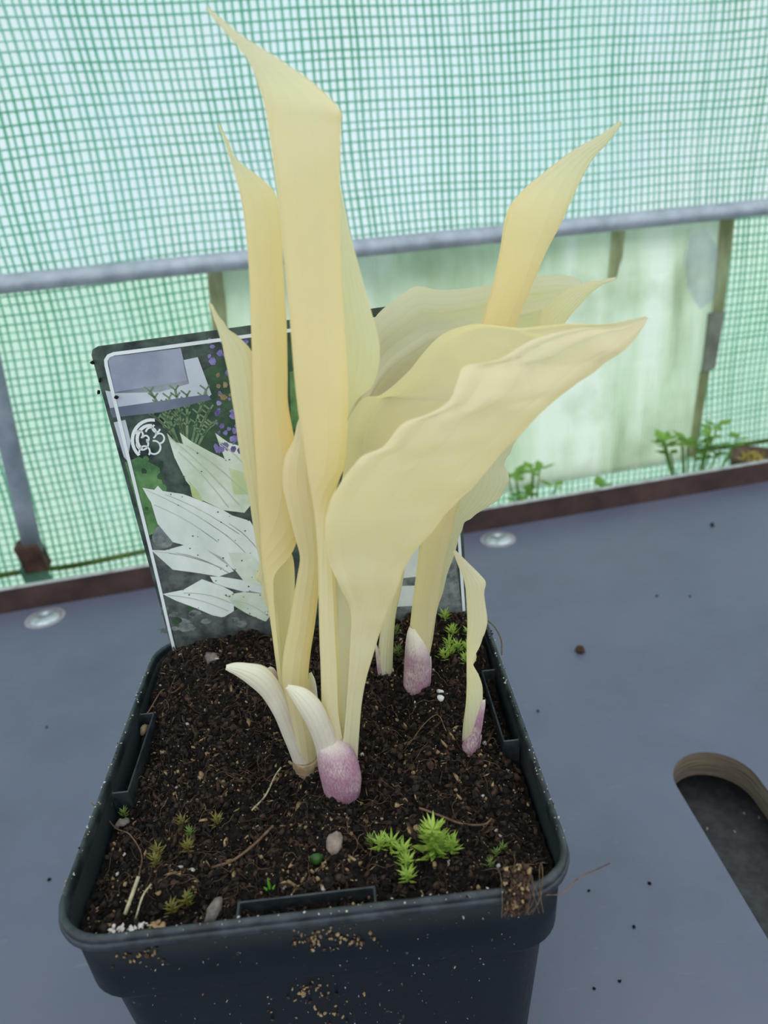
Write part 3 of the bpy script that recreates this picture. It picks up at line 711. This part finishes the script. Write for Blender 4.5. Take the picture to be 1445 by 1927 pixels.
# --- slim shoot between, bearing the broad ribbed leaf at the back
YD = .0230; b = on_z(728, 1299, .107)
D = thing('hosta_shoot', (b[0], YD, .107), 'slim hosta stalk behind the others, its broad ribbed cream leaf bending over', 'plant shoot')
roll('stalk', [(714, 1310, 741, 1308, 0, .9), (711, 1270, 739, 1265, 0, .9), (712, 1220, 740, 1215, 0, .9), (720, 1160, 745, 1155, 0, .9), (732, 1100, 757, 1100, 0, .9), (738, 1030, 766, 1030, 2, .9), (730, 950, 762, 950, 4, .9), (700, 850, 740, 850, 7, .9), (672, 790, 712, 800, 8, .9)], M_petiole, D, YD, a=(-90, 270), nu=20)
st = []
for (tx, ty, bx, by, d) in [(655, 800, 690, 830, 8), (655, 755, 705, 815, 8), (678, 665, 730, 800, 9), (704, 600, 770, 785, 10), (748, 560, 810, 765, 11), (784, 539, 840, 745, 12), (832, 546, 870, 720, 12), (915, 537, 915, 690, 12), (985, 522, 965, 670, 12), (1042, 517, 1010, 650, 13), (1078, 521, 1050, 622, 14), (1102, 536, 1096, 556, 15)]:
    row = []
    for k_ in range(7):
        t = k_/6; row.append((tx*(1-t)+bx*t, ty*(1-t)+by*t, YD+(d-5*math.sin(math.pi*t*.8)-(1.0 if k_ % 2 else -.4))*.001))
    st.append(row)
blade('leaf', st, M_leaf_pale, D, nv=5, nu=4, crinkle=.0003)
roll('sheath', [(716, 1310, 742, 1308), (713, 1285, 732, 1288), (709, 1255, 721, 1258), (706, 1225, 713, 1225), (704, 1207, 706, 1206)], M_sheath_m, D, YD-.001, k=.7, nu=12)
roll('sheath', [(730, 1310, 747, 1306), (735, 1285, 746, 1284), (737, 1268, 742, 1266), (738, 1258, 740, 1257)], M_sheath_m, D, YD-.001, k=.7, nu=12)

# --- small twisted shoot by the pocket
YE = -.0045; b = on_z(882, 1408, .101)
Eo = thing('hosta_shoot', (b[0], YE, .101), 'smallest cream hosta shoot, a single twisted leaf with a crimson streaked base', 'plant shoot')
roll('leaf', [(868, 1425, 893, 1423, 0, .9, -60, 240), (871, 1370, 901, 1370, 0, .9, -40, 240), (876, 1330, 907, 1330, 0, .8, 0, 250), (878, 1297, 908, 1297, 0, .8, 10, 250), (878, 1262, 906, 1268, 0, .8, 55, 260), (878, 1243, 905, 1243, 0, .8, 105, 300), (878, 1225, 905, 1225, 0, .8, 85, 280), (878, 1205, 907, 1203, 0, .7, 20, 240),
    (879, 1188, 913, 1188, 0, .6, -10, 220), (879, 1162, 917, 1165, 0, .5, -20, 210), (877, 1120, 911, 1118, 0, .5, -20, 205), (875, 1102, 914, 1096, 0, .45, -15, 200), (870, 1083, 903, 1081, 0, .4, -5, 190), (861, 1062, 880, 1058, 0, .4, 0, 180), (852, 1037, 857, 1035, 0, .4, 0, 180)],
    M_leaf, Eo, YE, nv=5, nu=24)
roll('sheath', [(868, 1428, 895, 1426, 0, 1), (869, 1405, 897, 1408, 0, 1), (884, 1378, 903, 1380, 0, .9), (895, 1348, 908, 1348, 0, .8), (904, 1328, 911, 1328, 0, .7), (909, 1317, 911, 1317, 0, .6)], M_sheath_p, Eo, YE-.001, a=(-20, 200), nu=14, th=.0006, label='crimson streaked sheath')
roll('sheath', [(888, 1425, 900, 1420), (893, 1402, 905, 1398), (899, 1384, 907, 1381)], M_sheath_p, Eo, YE-.001, k=.7, nu=10)

# ------------------------------------------------------------------ picture label
cp0 = np.array([0.0, .0470, .1140]); lean = -.06
cn = np.array([0.0, 1.0, -lean]); cn /= np.linalg.norm(cn)
def on_card(x, y, off=0.0): return on_plane(x, y, cp0-cn*off, cn)
bl = on_card(325, 1205); lab = thing('plant_label', (0, .047, .108), 'large printed picture label of white hosta leaves stuck upright in the pot', 'plant label')
M_card = simple('print_backdrop', (.012,.024,.024), (.085,.12,.10), 170, .42, .4, detail=6)
def card_poly(name, pix, off, th, M, smooth=False):
    a = [on_card(x, y, off+th) for x, y in pix]; n = len(a)
    V = a+[p+cn*th for p in a]
    F = [tuple(range(n)), tuple(range(2*n-1, n-1, -1))]+[(i, i+n, (i+1) % n+n, (i+1) % n) for i in range(n)]
    o = obj(name, V, F, M, lab, smooth); return o
def rc(pts, cx, cy, r, a0, a1, n=6):
    return [(cx+r*math.cos(math.radians(a0+(a1-a0)*k/n)), cy+r*math.sin(math.radians(a0+(a1-a0)*k/n))) for k in range(n+1)]
card_poly('card', [(334, 1260), (172, 668), (174, 658), (184, 652), (300, 636), (722, 578), (845, 561), (853, 566), (856, 575), (880, 1200), (878, 1215)], -.0004, .0004, M_card)
def card_line(name, pix, w, off, M):
    P = [on_card(x, y, off) for x, y in pix]; V = []
    for i, p in enumerate(P):
        t = P[min(i+1, len(P)-1)]-P[max(i-1, 0)]; t /= np.linalg.norm(t); s_ = np.cross(cn, t)
        V += [p-s_*w/2, p+s_*w/2, p+s_*w/2+cn*.00004, p-s_*w/2+cn*.00004]
    return obj(name, V, grid_faces(len(P), 4, True), M, lab, False)
def pm(name, a, b_, sc=150, lo=.35, hi=.65, s3=(1, 1, 1)): return simple(name, a, b_, sc, .42, .4, lo=lo, hi=hi, sc=s3)
P_bench = pm('print_bench', (.24,.26,.36), (.38,.41,.52), 60); P_benchl = pm('print_bench_light', (.46,.50,.58), (.62,.66,.72), 60)
P_bshade = pm('print_bench_shade', (.11,.13,.19), (.18,.20,.28), 60)
P_green = pm('print_foliage', (.05,.14,.05), (.16,.32,.12), 180); P_greend = pm('print_foliage_deep', (.02,.05,.03), (.06,.12,.06), 180)
P_white = pm('print_white_leaf', (.62,.68,.62), (.82,.86,.82), 70, s3=(1, 1, .5)); P_white2 = pm('print_cream_leaf', (.52,.60,.44), (.74,.80,.70), 90)
P_whitey = pm('print_leaf_throat', (.44,.54,.22), (.64,.72,.48), 90)
P_rock = pm('print_rock', (.05,.06,.06), (.14,.155,.15), 260); P_rockl = pm('print_rock_light', (.10,.12,.12), (.26,.29,.29), 400)
P_purple = pm('print_flower_purple', (.10,.08,.24), (.34,.29,.60), 300); P_amber = pm('print_flower_amber', (.16,.12,.06), (.38,.30,.16), 300)
P_line = pm('print_border', (.72,.76,.78), (.82,.85,.86), 50); P_conif = pm('print_conifer', (.10,.17,.09), (.22,.32,.18), 300)
z1, z2, z3, z4, z5 = .00005, .00010, .00015, .00020, .00025
T = .00004
card_poly('printed_foliage', [(235, 870), (262, 860), (300, 880), (310, 930), (296, 1000), (276, 1010), (266, 980), (252, 930)], z1, T, P_green)
card_poly('printed_foliage', [(545, 700), (580, 690), (585, 800), (548, 810)], z1, T, P_green)
card_poly('printed_dark_foliage', [(290, 760), (470, 640), (560, 625), (580, 880), (470, 920), (330, 830)], z1*.5, T, P_greend)
card_poly('printed_rocks', [(277, 1020), (330, 985), (420, 1050), (520, 1120), (560, 1250), (341, 1250), (325, 1190)], z1*.6, T, P_rock)
card_poly('printed_gravel', [(640, 1000), (852, 1000), (875, 1200), (660, 1220)], z1*.7, T, P_rockl)
card_poly('printed_bench_back', [(202, 672), (340, 655), (356, 722), (300, 738), (215, 740)], z2, T, P_bench)
card_poly('printed_bench_seat', [(198, 735), (215, 738), (352, 716), (344, 678), (372, 672), (398, 742), (388, 752), (213, 784), (210, 780)], z2, T, P_benchl)
card_poly('printed_bench_rail', [(207, 768), (390, 742), (398, 752), (300, 776), (212, 786)], z3, T, P_bshade)
card_poly('printed_bench_leg', [(214, 795), (236, 790), (246, 830), (240, 868), (233, 860)], z2, T, P_benchl)
for (cx, cy, r) in [(285, 828, 36), (282, 826, 24), (268, 835, 11), (290, 842, 12), (284, 815, 10), (300, 825, 9), (272, 850, 10), (262, 818, 7), (294, 806, 7), (274, 826, 6)]:
    a0 = random.uniform(0, 360); sp = 230 if r < 20 else 150
    a0 = 130 if r > 20 else a0
    card_line('printed_scrollwork', [(cx+r*math.cos(math.radians(a0+sp*t/12))*1.0, cy+r*math.sin(math.radians(a0+sp*t/12))*1.05) for t in range(13)], .0005 if r < 20 else .0009, z2, P_line)
for (bx_, by_, tx, ty) in [(330, 830, 283, 738), (335, 835, 305, 765), (345, 838, 330, 735), (352, 838, 352, 745), (360, 838, 388, 735), (366, 838, 395, 772), (372, 840, 402, 800), (340, 838, 275, 775), (350, 838, 318, 750)]:
    L = [(bx_+(tx-bx_)*t, by_+(ty-by_)*t-8*math.sin(t*3)) for t in np.linspace(0, 1, 7)]
    card_line('printed_conifer_sprig', L, .0007, z3, P_conif)
    for t in (2, 3, 4, 5, 6):
        for sgn in (-1, 1):
            q = L[t]; card_line('printed_conifer_sprig', [q, (q[0]+sgn*9-3, q[1]-9)], .0005, z3, P_conif)
for k in range(90):
    x = random.uniform(392, 470); y = random.uniform(640, 850)
    if x < 404 and y > 690: continue
    r = random.uniform(3, 8); card_poly('printed_flower', [(x+r*random.uniform(.6, 1.2)*math.cos(t), y+r*random.uniform(.6, 1.2)*math.sin(t)) for t in np.linspace(0, 2*math.pi, 7)[:-1]], z2+k*1e-7, T, P_purple if (y < 680 or y > 760 or random.random() < .3) else P_amber)
card_poly('printed_rock', rc(None, 308, 1010, 22, 0, 360, 14)[:-1], z2, T, P_rockl)
WL = [([(314, 815), (330, 832), (345, 836), (338, 814), (362, 832), (395, 850), (420, 862), (440, 880), (470, 905), (480, 940), (460, 965), (420, 960), (378, 940), (350, 905), (328, 860)], P_white2, z3),
      ([(405, 815), (430, 833), (470, 845), (500, 880), (500, 930), (450, 900), (425, 870)], P_white2, z2),
      ([(268, 918), (290, 922), (297, 914), (306, 924), (345, 930), (385, 945), (420, 960), (470, 990), (490, 1030), (440, 1050), (380, 1035), (325, 1020), (296, 985), (284, 945), (278, 936)], P_white, z4),
      ([(395, 975), (430, 968), (470, 980), (490, 1010), (500, 1060), (460, 1085), (430, 1065), (395, 1040), (372, 1010)], P_white, z5),
      ([(284, 1035), (310, 1036), (345, 1026), (380, 1030), (420, 1050), (440, 1075), (412, 1085), (370, 1078), (325, 1072)], P_white, z5),
      ([(430, 1040), (470, 1040), (500, 1070), (500, 1105), (460, 1095), (440, 1070)], P_white2, z5+.00002),
      ([(395, 1085), (415, 1085), (470, 1094), (500, 1100), (500, 1118), (465, 1115), (425, 1105), (402, 1097)], P_white, z4),
      ([(306, 1118), (345, 1110), (380, 1090), (420, 1104), (440, 1115), (440, 1150), (420, 1162), (400, 1158), (370, 1145), (330, 1130)], P_white, z3),
      ([(425, 1120), (470, 1112), (510, 1120), (515, 1150), (500, 1170), (465, 1155), (440, 1140)], P_white2, z4),
      ([(430, 880), (460, 890), (470, 930), (440, 930)], P_whitey, z4),
      ([(355, 905), (372, 925), (382, 945), (362, 935)], P_whitey, z4+.00001),
      ([(690, 1025), (790, 1020), (785, 1085), (740, 1090), (680, 1085)], P_white, z3),
      ([(680, 1105), (785, 1102), (780, 1140), (690, 1145)], P_white, z3)]
for pts, M_, z_ in WL: card_poly('printed_leaf', [tuple(p) for p in pts], z_, T, M_)
P_vein = pm('print_leaf_vein', (.40,.46,.36), (.55,.60,.50)); P_spk = pm('print_speck', (.05,.05,.035), (.12,.10,.06))
for (x0, y0, x1, y1) in [(318, 822, 450, 950), (335, 850, 430, 955), (350, 838, 465, 930), (275, 922, 430, 1010), (290, 950, 410, 1020), (310, 930, 450, 1005), (292, 1038, 420, 1070), (330, 1040, 430, 1078), (315, 1120, 430, 1150), (345, 1116, 435, 1135), (440, 1130, 505, 1160), (410, 830, 490, 910), (400, 990, 480, 1060), (430, 985, 490, 1040)]:
    card_line('printed_vein', [(x0+(x1-x0)*t, y0+(y1-y0)*t-6*math.sin(math.pi*t)) for t in np.linspace(0, 1, 6)], .00025, z5+.00004, P_vein)
for k in range(60):
    pts = random.choice(WL[:9])[0]; q = random.choice(pts); q2 = random.choice(pts); t = random.random(); x = q[0]*t+q2[0]*(1-t); y = q[1]*t+q2[1]*(1-t); a_ = random.uniform(1, 2.2)
    card_poly('printed_speck', [(x-a_, y), (x, y-a_*.7), (x+a_, y), (x, y+a_*.8)], z5+.00005, T*.5, P_spk)
for k in range(26):
    y = random.uniform(862, 990); a_ = random.uniform(5, 12); x = 174+(y-655)*.281+a_*1.15+random.uniform(0, 55)
    card_poly('printed_foliage', [(x+a_*random.uniform(.6, 1.1)*math.cos(t), y+a_*random.uniform(.6, 1.1)*math.sin(t)) for t in np.linspace(0, 2*math.pi, 9)[:-1]], z1*1.6+k*2e-7, T*.2, random.choice([P_green, P_green, P_greend]))
for k in range(30):
    x = random.uniform(300, 500); y = random.uniform(1130, 1195); a_ = random.uniform(6, 16)
    card_poly('printed_rock', [(x+a_*random.uniform(.6, 1.1)*math.cos(t), y+.6*a_*random.uniform(.6, 1.1)*math.sin(t)) for t in np.linspace(0, 2*math.pi, 8)[:-1]], z1*1.3+k*2e-7, T*.2, random.choice([P_rock, P_greend, P_rockl]))
card_line('border_line', [(338, 1262), (322, 1200), (300, 1104), (270, 980), (240, 856), (215, 752), (200, 688), (199, 678), (204, 670), (214, 666), (300, 655), (470, 632), (722, 598), (820, 585), (832, 590), (836, 600)]+[(836+(873-836)*t, 600+(1150-600)*t) for t in (.3, .6, .85, 1)], .00095, z5+.00006, P_line)
for (x, y) in [(174, 682), (188, 716), (186, 738), (219, 748)]:
    c = on_card(x, y, .0008); V = chunk(c, .0006, 1.0)
    obj('soil_speck', V, IF, CR[0], lab)

# ------------------------------------------------------------------ small things in and around the pot
def surf_pt(px, py, lift=0.0):
    z = .104
    for _ in range(6):
        p = on_z(px, py, z); z = soil_h(max(-.05, min(.05, p[0])), max(-.05, min(.05, p[1])))
    return np.array([p[0], p[1], z+lift])
def moss(px, py, h, rad, n, M, label, cat='moss', group=None, leafl=.0022, levels=5):
    c = surf_pt(px, py); root = thing('moss_tuft', tuple(c), label, cat, group)
    V, F = tube([c+upz*t*h for t in (-.2, .2, .6, 1.0)], [.0003, .0003, .00025, .0001], 5); obj('stem', V, F, M, root)
    mb = MB()
    for l in range(levels):
        zc = c+upz*h*(l+.6)/levels
        for k in range(n):
            a_ = 2*math.pi*(k+.5*(l % 2))/n+random.uniform(-.3, .3); d = np.array([math.cos(a_), math.sin(a_), random.uniform(.25, .9)]); d /= np.linalg.norm(d)
            L = leafl*random.uniform(.75, 1.2)*(1-.35*l/levels); s_ = np.array([-math.sin(a_), math.cos(a_), 0.0]); w = L*.11
            mb.add([zc, zc+d*L*.45+s_*w, zc+d*L*.45-s_*w, zc+d*L*.45+np.array([0, 0, -w*.6]), zc+d*L+upz*L*.12], [(0, 1, 3), (0, 3, 2), (1, 4, 3), (3, 4, 2), (0, 2, 1), (1, 2, 4)])
    obj('leaflets', mb.v, mb.f, M, root, False); return root
moss(818, 1612, .0085, .003, 14, M_moss, 'tallest bright green moss tuft, at the front of the compost', leafl=.0052, levels=8)
moss(850, 1606, .0035, .002, 8, M_moss, 'small bright moss star leaning on the tallest tuft', leafl=.0034, levels=4)
row = [(716, 1600), (738, 1598), (758, 1612), (766, 1632), (768, 1660)]
for q, w_ in zip(row, ('fifth', 'fourth', 'third', 'second', 'first')): moss(*q, .0030, .002, 8, M_moss, w_+' bright moss star from the front rim in the bent row beside the tallest tuft', group='moss stars in a bent row', leafl=.0032, levels=3)
for q in [(934, 1612), (946, 1604), (922, 1634)]: moss(*q, .0022, .002, 7, M_moss_d, 'tiny dull green moss star by the root clump on the rim', group='moss stars by the rim clump', leafl=.0017, levels=2)
for q in [(845, 1215), (862, 1228), (848, 1236), (884, 1200), (880, 1222), (838, 1180), (852, 1196), (878, 1250), (836, 1244)]: moss(*q, .0032, .002, 8, M_moss, 'bright moss star in the patch beside the smallest shoot', group='moss patch at the back', leafl=.0030, levels=3)
for q in [(745, 1195), (750, 1235)]: moss(*q, .003, .002, 8, M_moss_d, 'moss star between the slim stalk and the streaked sheath', group='moss between the stalks', leafl=.0026, levels=3)
for q in [(345, 1552), (410, 1555), (295, 1630), (300, 1612), (356, 1605), (350, 1695), (320, 1700)]: moss(*q, .0030, .002, 7, M_moss_o, 'olive brown moss tuft scattered in the compost', group='olive moss tufts', leafl=.0024, levels=3)
for q in [(236, 1538), (175, 1618), (354, 1688), (700, 1600), (360, 1575)]: moss(*q, .0025, .002, 7, M_moss_d, 'dull green moss tuft scattered in the compost', group='dull moss tufts', leafl=.0020, levels=3)
# seedling and a flat green leaflet
c = surf_pt(509, 1680); g = thing('grass_seedling', tuple(c), 'tiny bright green grass seedling behind the front pocket', 'seedling')
for dx, h in ((0, .0046), (-.0012, .0020), (.0013, .0022)):
    V, F = tube([c+np.array([dx*t, 0, h*t]) for t in (0, .3, .6, .85, 1)], [.00018, .0003, .00028, .00016, .00004], 5); obj('blade', V, F, M_seed, g)
c = surf_pt(597, 1625, .0008); ang = [2*math.pi*k/10 for k in range(10)]
V = [c]+[c+np.array([.0019*math.cos(t), .0006*math.sin(t), .0013*math.sin(t)+.0005]) for t in ang]+[c+np.array([0, .0003, -.0004])]
F = [(0, 1+k, 1+(k+1) % 10) for k in range(10)]+[(11, 1+(k+1) % 10, 1+k) for k in range(10)]
tag(obj('seed_leaf', V, F, simple('leaf_dark_green', (.02,.07,.012), (.06,.16,.03), 400, .4, .4), at=c), 'single round dark green seed leaf in the compost', 'seedling')
# stones and pellets
def stone(name, px, py, r, M, label, cat='stone', flat=.75, lift=.4, group=None):
    c = surf_pt(px, py); c = c+upz*r*lift; V = chunk(c, r, flat, IV2, .06); V += np.array([[mnoise.noise(Vector(p)*500)*r*.45 for _ in range(1)]*3 for p in V])
    return tag(obj(name, V, IF2, M, at=c), label, cat, group)
stone('pebble', 400, 1243, .0026, M_stone, 'grey brown pebble near the picture label')
stone('pebble', 630, 1590, .0019, simple('stone_pinkish', (.16,.14,.12), (.42,.31,.25), 260, .75, .3, bs=.4), 'pale pinkish grey stone amid the front compost')
stone('pebble', 232, 1552, .0016, M_stone, 'small brown pebble next to moss by the side wall')
stone('pebble', 405, 1722, .0022, M_stone, 'flat grey brown chip leaning on the front rim')
stone('pebble', 362, 1635, .0008, M_stone_p, 'tiny white stone behind the dry straws')
stone('pebble', 272, 1378, .0014, M_oldstalk, 'round tan seed husk near the side pocket')
for q in [(829, 1306), (829, 1313)]: stone('pellet', *q, .0010, M_slug, 'small grey oval pellet beside the streaked sheath', 'pellet', .8, .8, 'pair of grey pellets')
# straws, roots
def stick(name, pix, r, M, label, cat, lift=.0006, group=None, lifts=None):
    P = [surf_pt(x, y, lift if lifts is None else lifts[i]) for i, (x, y) in enumerate(pix)]
    V, F = tube(catmull(P, 5), r, 6); return tag(obj(name, V, F, M, at=P[0]), label, cat, group)
stick('straw', [(242, 1742), (255, 1712), (270, 1680)], .00042, M_straw, 'thick dry straw leaning from the front rim', 'straw', lifts=[.0035, .004, .005])
stick('straw', [(258, 1738), (275, 1708), (290, 1682)], .00022, M_straw, 'thin dry straw beside the thick one', 'straw', lifts=[.003, .0035, .0035])
stick('twig', [(475, 1532), (500, 1500), (518, 1468), (530, 1450)], .00025, M_straw, 'thin pale twig lying before the old brown stalk', 'twig', .0012)
stick('root', [(400, 1640), (440, 1625), (480, 1600), (505, 1570), (515, 1560)], .00032, M_root, 'loose brown root crossing the front compost', 'root', .0010)
stick('root', [(250, 1345), (275, 1350), (305, 1300), (325, 1308), (340, 1298)], .00020, M_root, 'bent brown root near the side wall of the pot', 'root', .0009)
stick('root', [(790, 1530), (830, 1545), (870, 1560), (910, 1562), (925, 1548)], .00028, M_root, 'brown root arching behind the tallest moss tuft', 'root', .0016)
stick('root', [(175, 1522), (200, 1545), (222, 1570), (250, 1590), (270, 1620), (265, 1660)], .00016, M_root, 'fine root looping in from the side wall', 'root', .0020)
stick('root', [(770, 1410), (800, 1370), (825, 1362), (840, 1385)], .00014, M_root, 'thin root arching before the streaked shoot', 'root', .0016)
P = [on_z(918, 1168, .1105), on_z(932, 1182, .1125), on_z(943, 1205, .1115), on_z(944, 1232, .1105)]
V, F = tube(catmull(P, 6), .00022, 6); tag(obj('root', V, F, M_root, at=P[0]), 'dark root hooked over the rim behind the smallest shoot', 'root')
# soil and root clump hanging over the front rim
c0 = np.array([.0418, -.0535, .1105]); cl = thing('root_clump', (.0418, -.0545, .1085), 'brown clump of soil and roots hanging over the pot rim', 'root clump')
mb = MB()
for k in range(330):
    t = random.random(); w_ = .0030*(1-.45*t)
    c = np.array([c0[0]+random.uniform(-1, 1)*w_-.0016*t, -.0512-.0042*min(1, t*2.2)+random.uniform(-.0005, .0005), .1118-.0085*max(0, t-.15)+random.uniform(-.0006, .0006)+.0008*(t < .3)])
    mb.add(chunk(c, random.uniform(.0002, .0007), .7, IV, .5), IF, random.choice([1, 2, 2, 2, 3]))
obj('soil_crumbs', mb.v, mb.f, CR, cl, True, mi=mb.m)
for k in range(16):
    x = c0[0]+random.uniform(-.004, .004); P = [(x+random.uniform(-.004, .004), -.047, .1075), (x+random.uniform(-.002, .002), -.0515, .1125), (x, -.0555, .1085), (x-.001+random.uniform(-.002, .002), -.0558, .1040)]
    V, F = tube(catmull(P, 5), .00009, 4); obj('root_fibre', V, F, M_root, cl)
P = [np.array(q) for q in [(.047, -.0545, .1075), (.0505, -.0545, .1075), (.0545, -.0520, .1080), (.0590, -.0505, .1082), (.0620, -.0500, .1090)]]
V, F = tube(catmull(P, 6), .00012, 5); obj('root_fibre', V, F, M_root, cl)
# dried limescale patch on the rim
mb = MB()
for k in range(60):
    t = random.random(); x = -.0415+.011*t; mb.add(chunk((x, -.0526+random.uniform(-.0008, .0006), .1100), random.uniform(.0002, .0006), .5), IF, 1 if t > .7 else 0)
tag(obj('lime_crust', mb.v, mb.f, [M_stone_p, CR[3]], True and None, True, mi=mb.m, at=(-.037, -.0526, .110)), 'pale lime crust on the front rim beside the straws', 'crust')
for (px, py, r, lb) in [(1092, 1223, .0030, 'largest reddish brown soil crumb lying on the bench'), (1340, 988, .0016, 'dark crumb on the bench near its back strip'), (1298, 1122, .0008, 'tiny dark speck on the bench'), (1236, 1121, .0008, 'tiny dark speck on the bench'), (1012, 1338, .0008, 'tiny dark speck on the bench'), (1193, 1744, .0008, 'tiny dark speck on the bench'), (1222, 1662, .0008, 'tiny dark speck on the bench'),
                        (1118, 1860, .0007, 'tiny dark speck on the bench'), (1166, 1846, .0006, 'tiny dark speck on the bench'), (1108, 1676, .0006, 'tiny dark speck on the bench'), (92, 1655, .0008, 'tiny dark speck on the bench'), (88, 1368, .0007, 'tiny dark speck on the bench')]:
    c = on_z(px, py, r*.5); V = chunk(c, r, .8, IV2 if r > .002 else IV, .25); V[:, 2] = np.maximum(V[:, 2], .0001)
    tag(obj('soil_crumb', V, IF2 if r > .002 else IF, CR[2] if r > .002 else CR[0], at=c), lb, 'crumb', 'specks on the bench' if r < .001 else None)
for (x, y) in [(1330, 1560), (1400, 1530), (1428, 1538), (1382, 1566)]:
    c = on_z(x, y, -.0276); V = chunk(c, .0007, .7); V[:, 2] = np.maximum(V[:, 2], -.0279)
    tag(obj('soil_crumb', V, IF, CR[4], at=c), 'pale grit on the dark tray seen through the slot', 'crumb', 'grit under the slot')

# ------------------------------------------------------------------ weeds and brown pot behind the bench
M_weed = translucent_mat('weed_green', lambda nt: ramp(nt, noise(nt, coords(nt), 90, 2), [(.3, (.16,.36,.05)), (.7, (.36,.58,.12))]), .4, .5, .3)
def weed(px, py, n, spread, h, label):
    z0 = -.120; base = on_plane(px, py, WALL0-ndir*.035, ndir); base = np.array([base[0], base[1], z0]); base = np.array([*(WALL0+tdir*np.dot(base-WALL0, tdir)-ndir*.046)[:2], z0])
    root = thing('weed_plant', tuple(base), label, 'weed')
    for k in range(n):
        a_ = random.uniform(0, 6.28); tip = base+tdir*random.uniform(-1, 1)*spread+ndir*random.uniform(-.012, .008)+upz*h*random.uniform(.78, 1.0)
        V, F = tube(catmull([base, (base+tip)/2+upz*h*.12, tip], 4), .0007, 4); obj('stem', V, F, M_weed, root)
        mb = MB()
        for q in range(3):
            d = np.array([math.cos(a_+q*2.1), math.sin(a_+q*2.1), random.uniform(-.1, .5)]); s_ = np.cross(d, upz); s_ /= np.linalg.norm(s_); L = random.uniform(.009, .016)
            mb.add([tip, tip+d*L*.5+s_*L*.38, tip+d*L*1.0, tip+d*L*.5-s_*L*.38, tip+d*L*.5-upz*L*.08], [(0, 1, 4), (1, 2, 4), (2, 3, 4), (3, 0, 4), (0, 3, 2, 1)])
        obj('leaf', mb.v, mb.f, M_weed, root, False)
weed(985, 925, 10, .022, .132, 'low green weed between the bench and the net, next to the hanging wavy leaf')
weed(1290, 870, 18, .038, .140, 'bushiest green weed behind the bench, below the dark clip bar')
weed(1140, 905, 4, .014, .116, 'sparse green weed sprig midway behind the bench strip')
c = on_plane(1420, 862, WALL0-ndir*.034, ndir); pz = c[2]+.004
bp = thing('brown_pot', (c[0], c[1], -.120), 'round brown pot with yellow moss standing behind the bench', 'plant pot')
def lathe(c, prof, seg=36):
    V = [(c[0]+r*math.cos(2*math.pi*k/seg), c[1]+r*math.sin(2*math.pi*k/seg), z) for r, z in prof for k in range(seg)]
    return V, grid_faces(len(prof), seg, True)
V, F = lathe(c, [(.016, -.120), (.021, pz-.004), (.0225, pz-.004), (.0225, pz), (.0205, pz), (.0195, pz-.006), (.001, pz-.006)]); obj('shell', V, F, simple('brown_clay', (.10,.06,.04), (.20,.13,.09), 60, .7, .3), bp)
mb = MB()
for k in range(90):
    r = .017*math.sqrt(random.random()); t = random.uniform(0, 6.28); mb.add(chunk((c[0]+r*math.cos(t), c[1]+r*math.sin(t), pz-.005), random.uniform(.001, .0026), .8), IF)
obj('moss_filling', mb.v, mb.f, simple('moss_yellow', (.22,.15,.03), (.55,.42,.12), 200, .9, .2), bp)
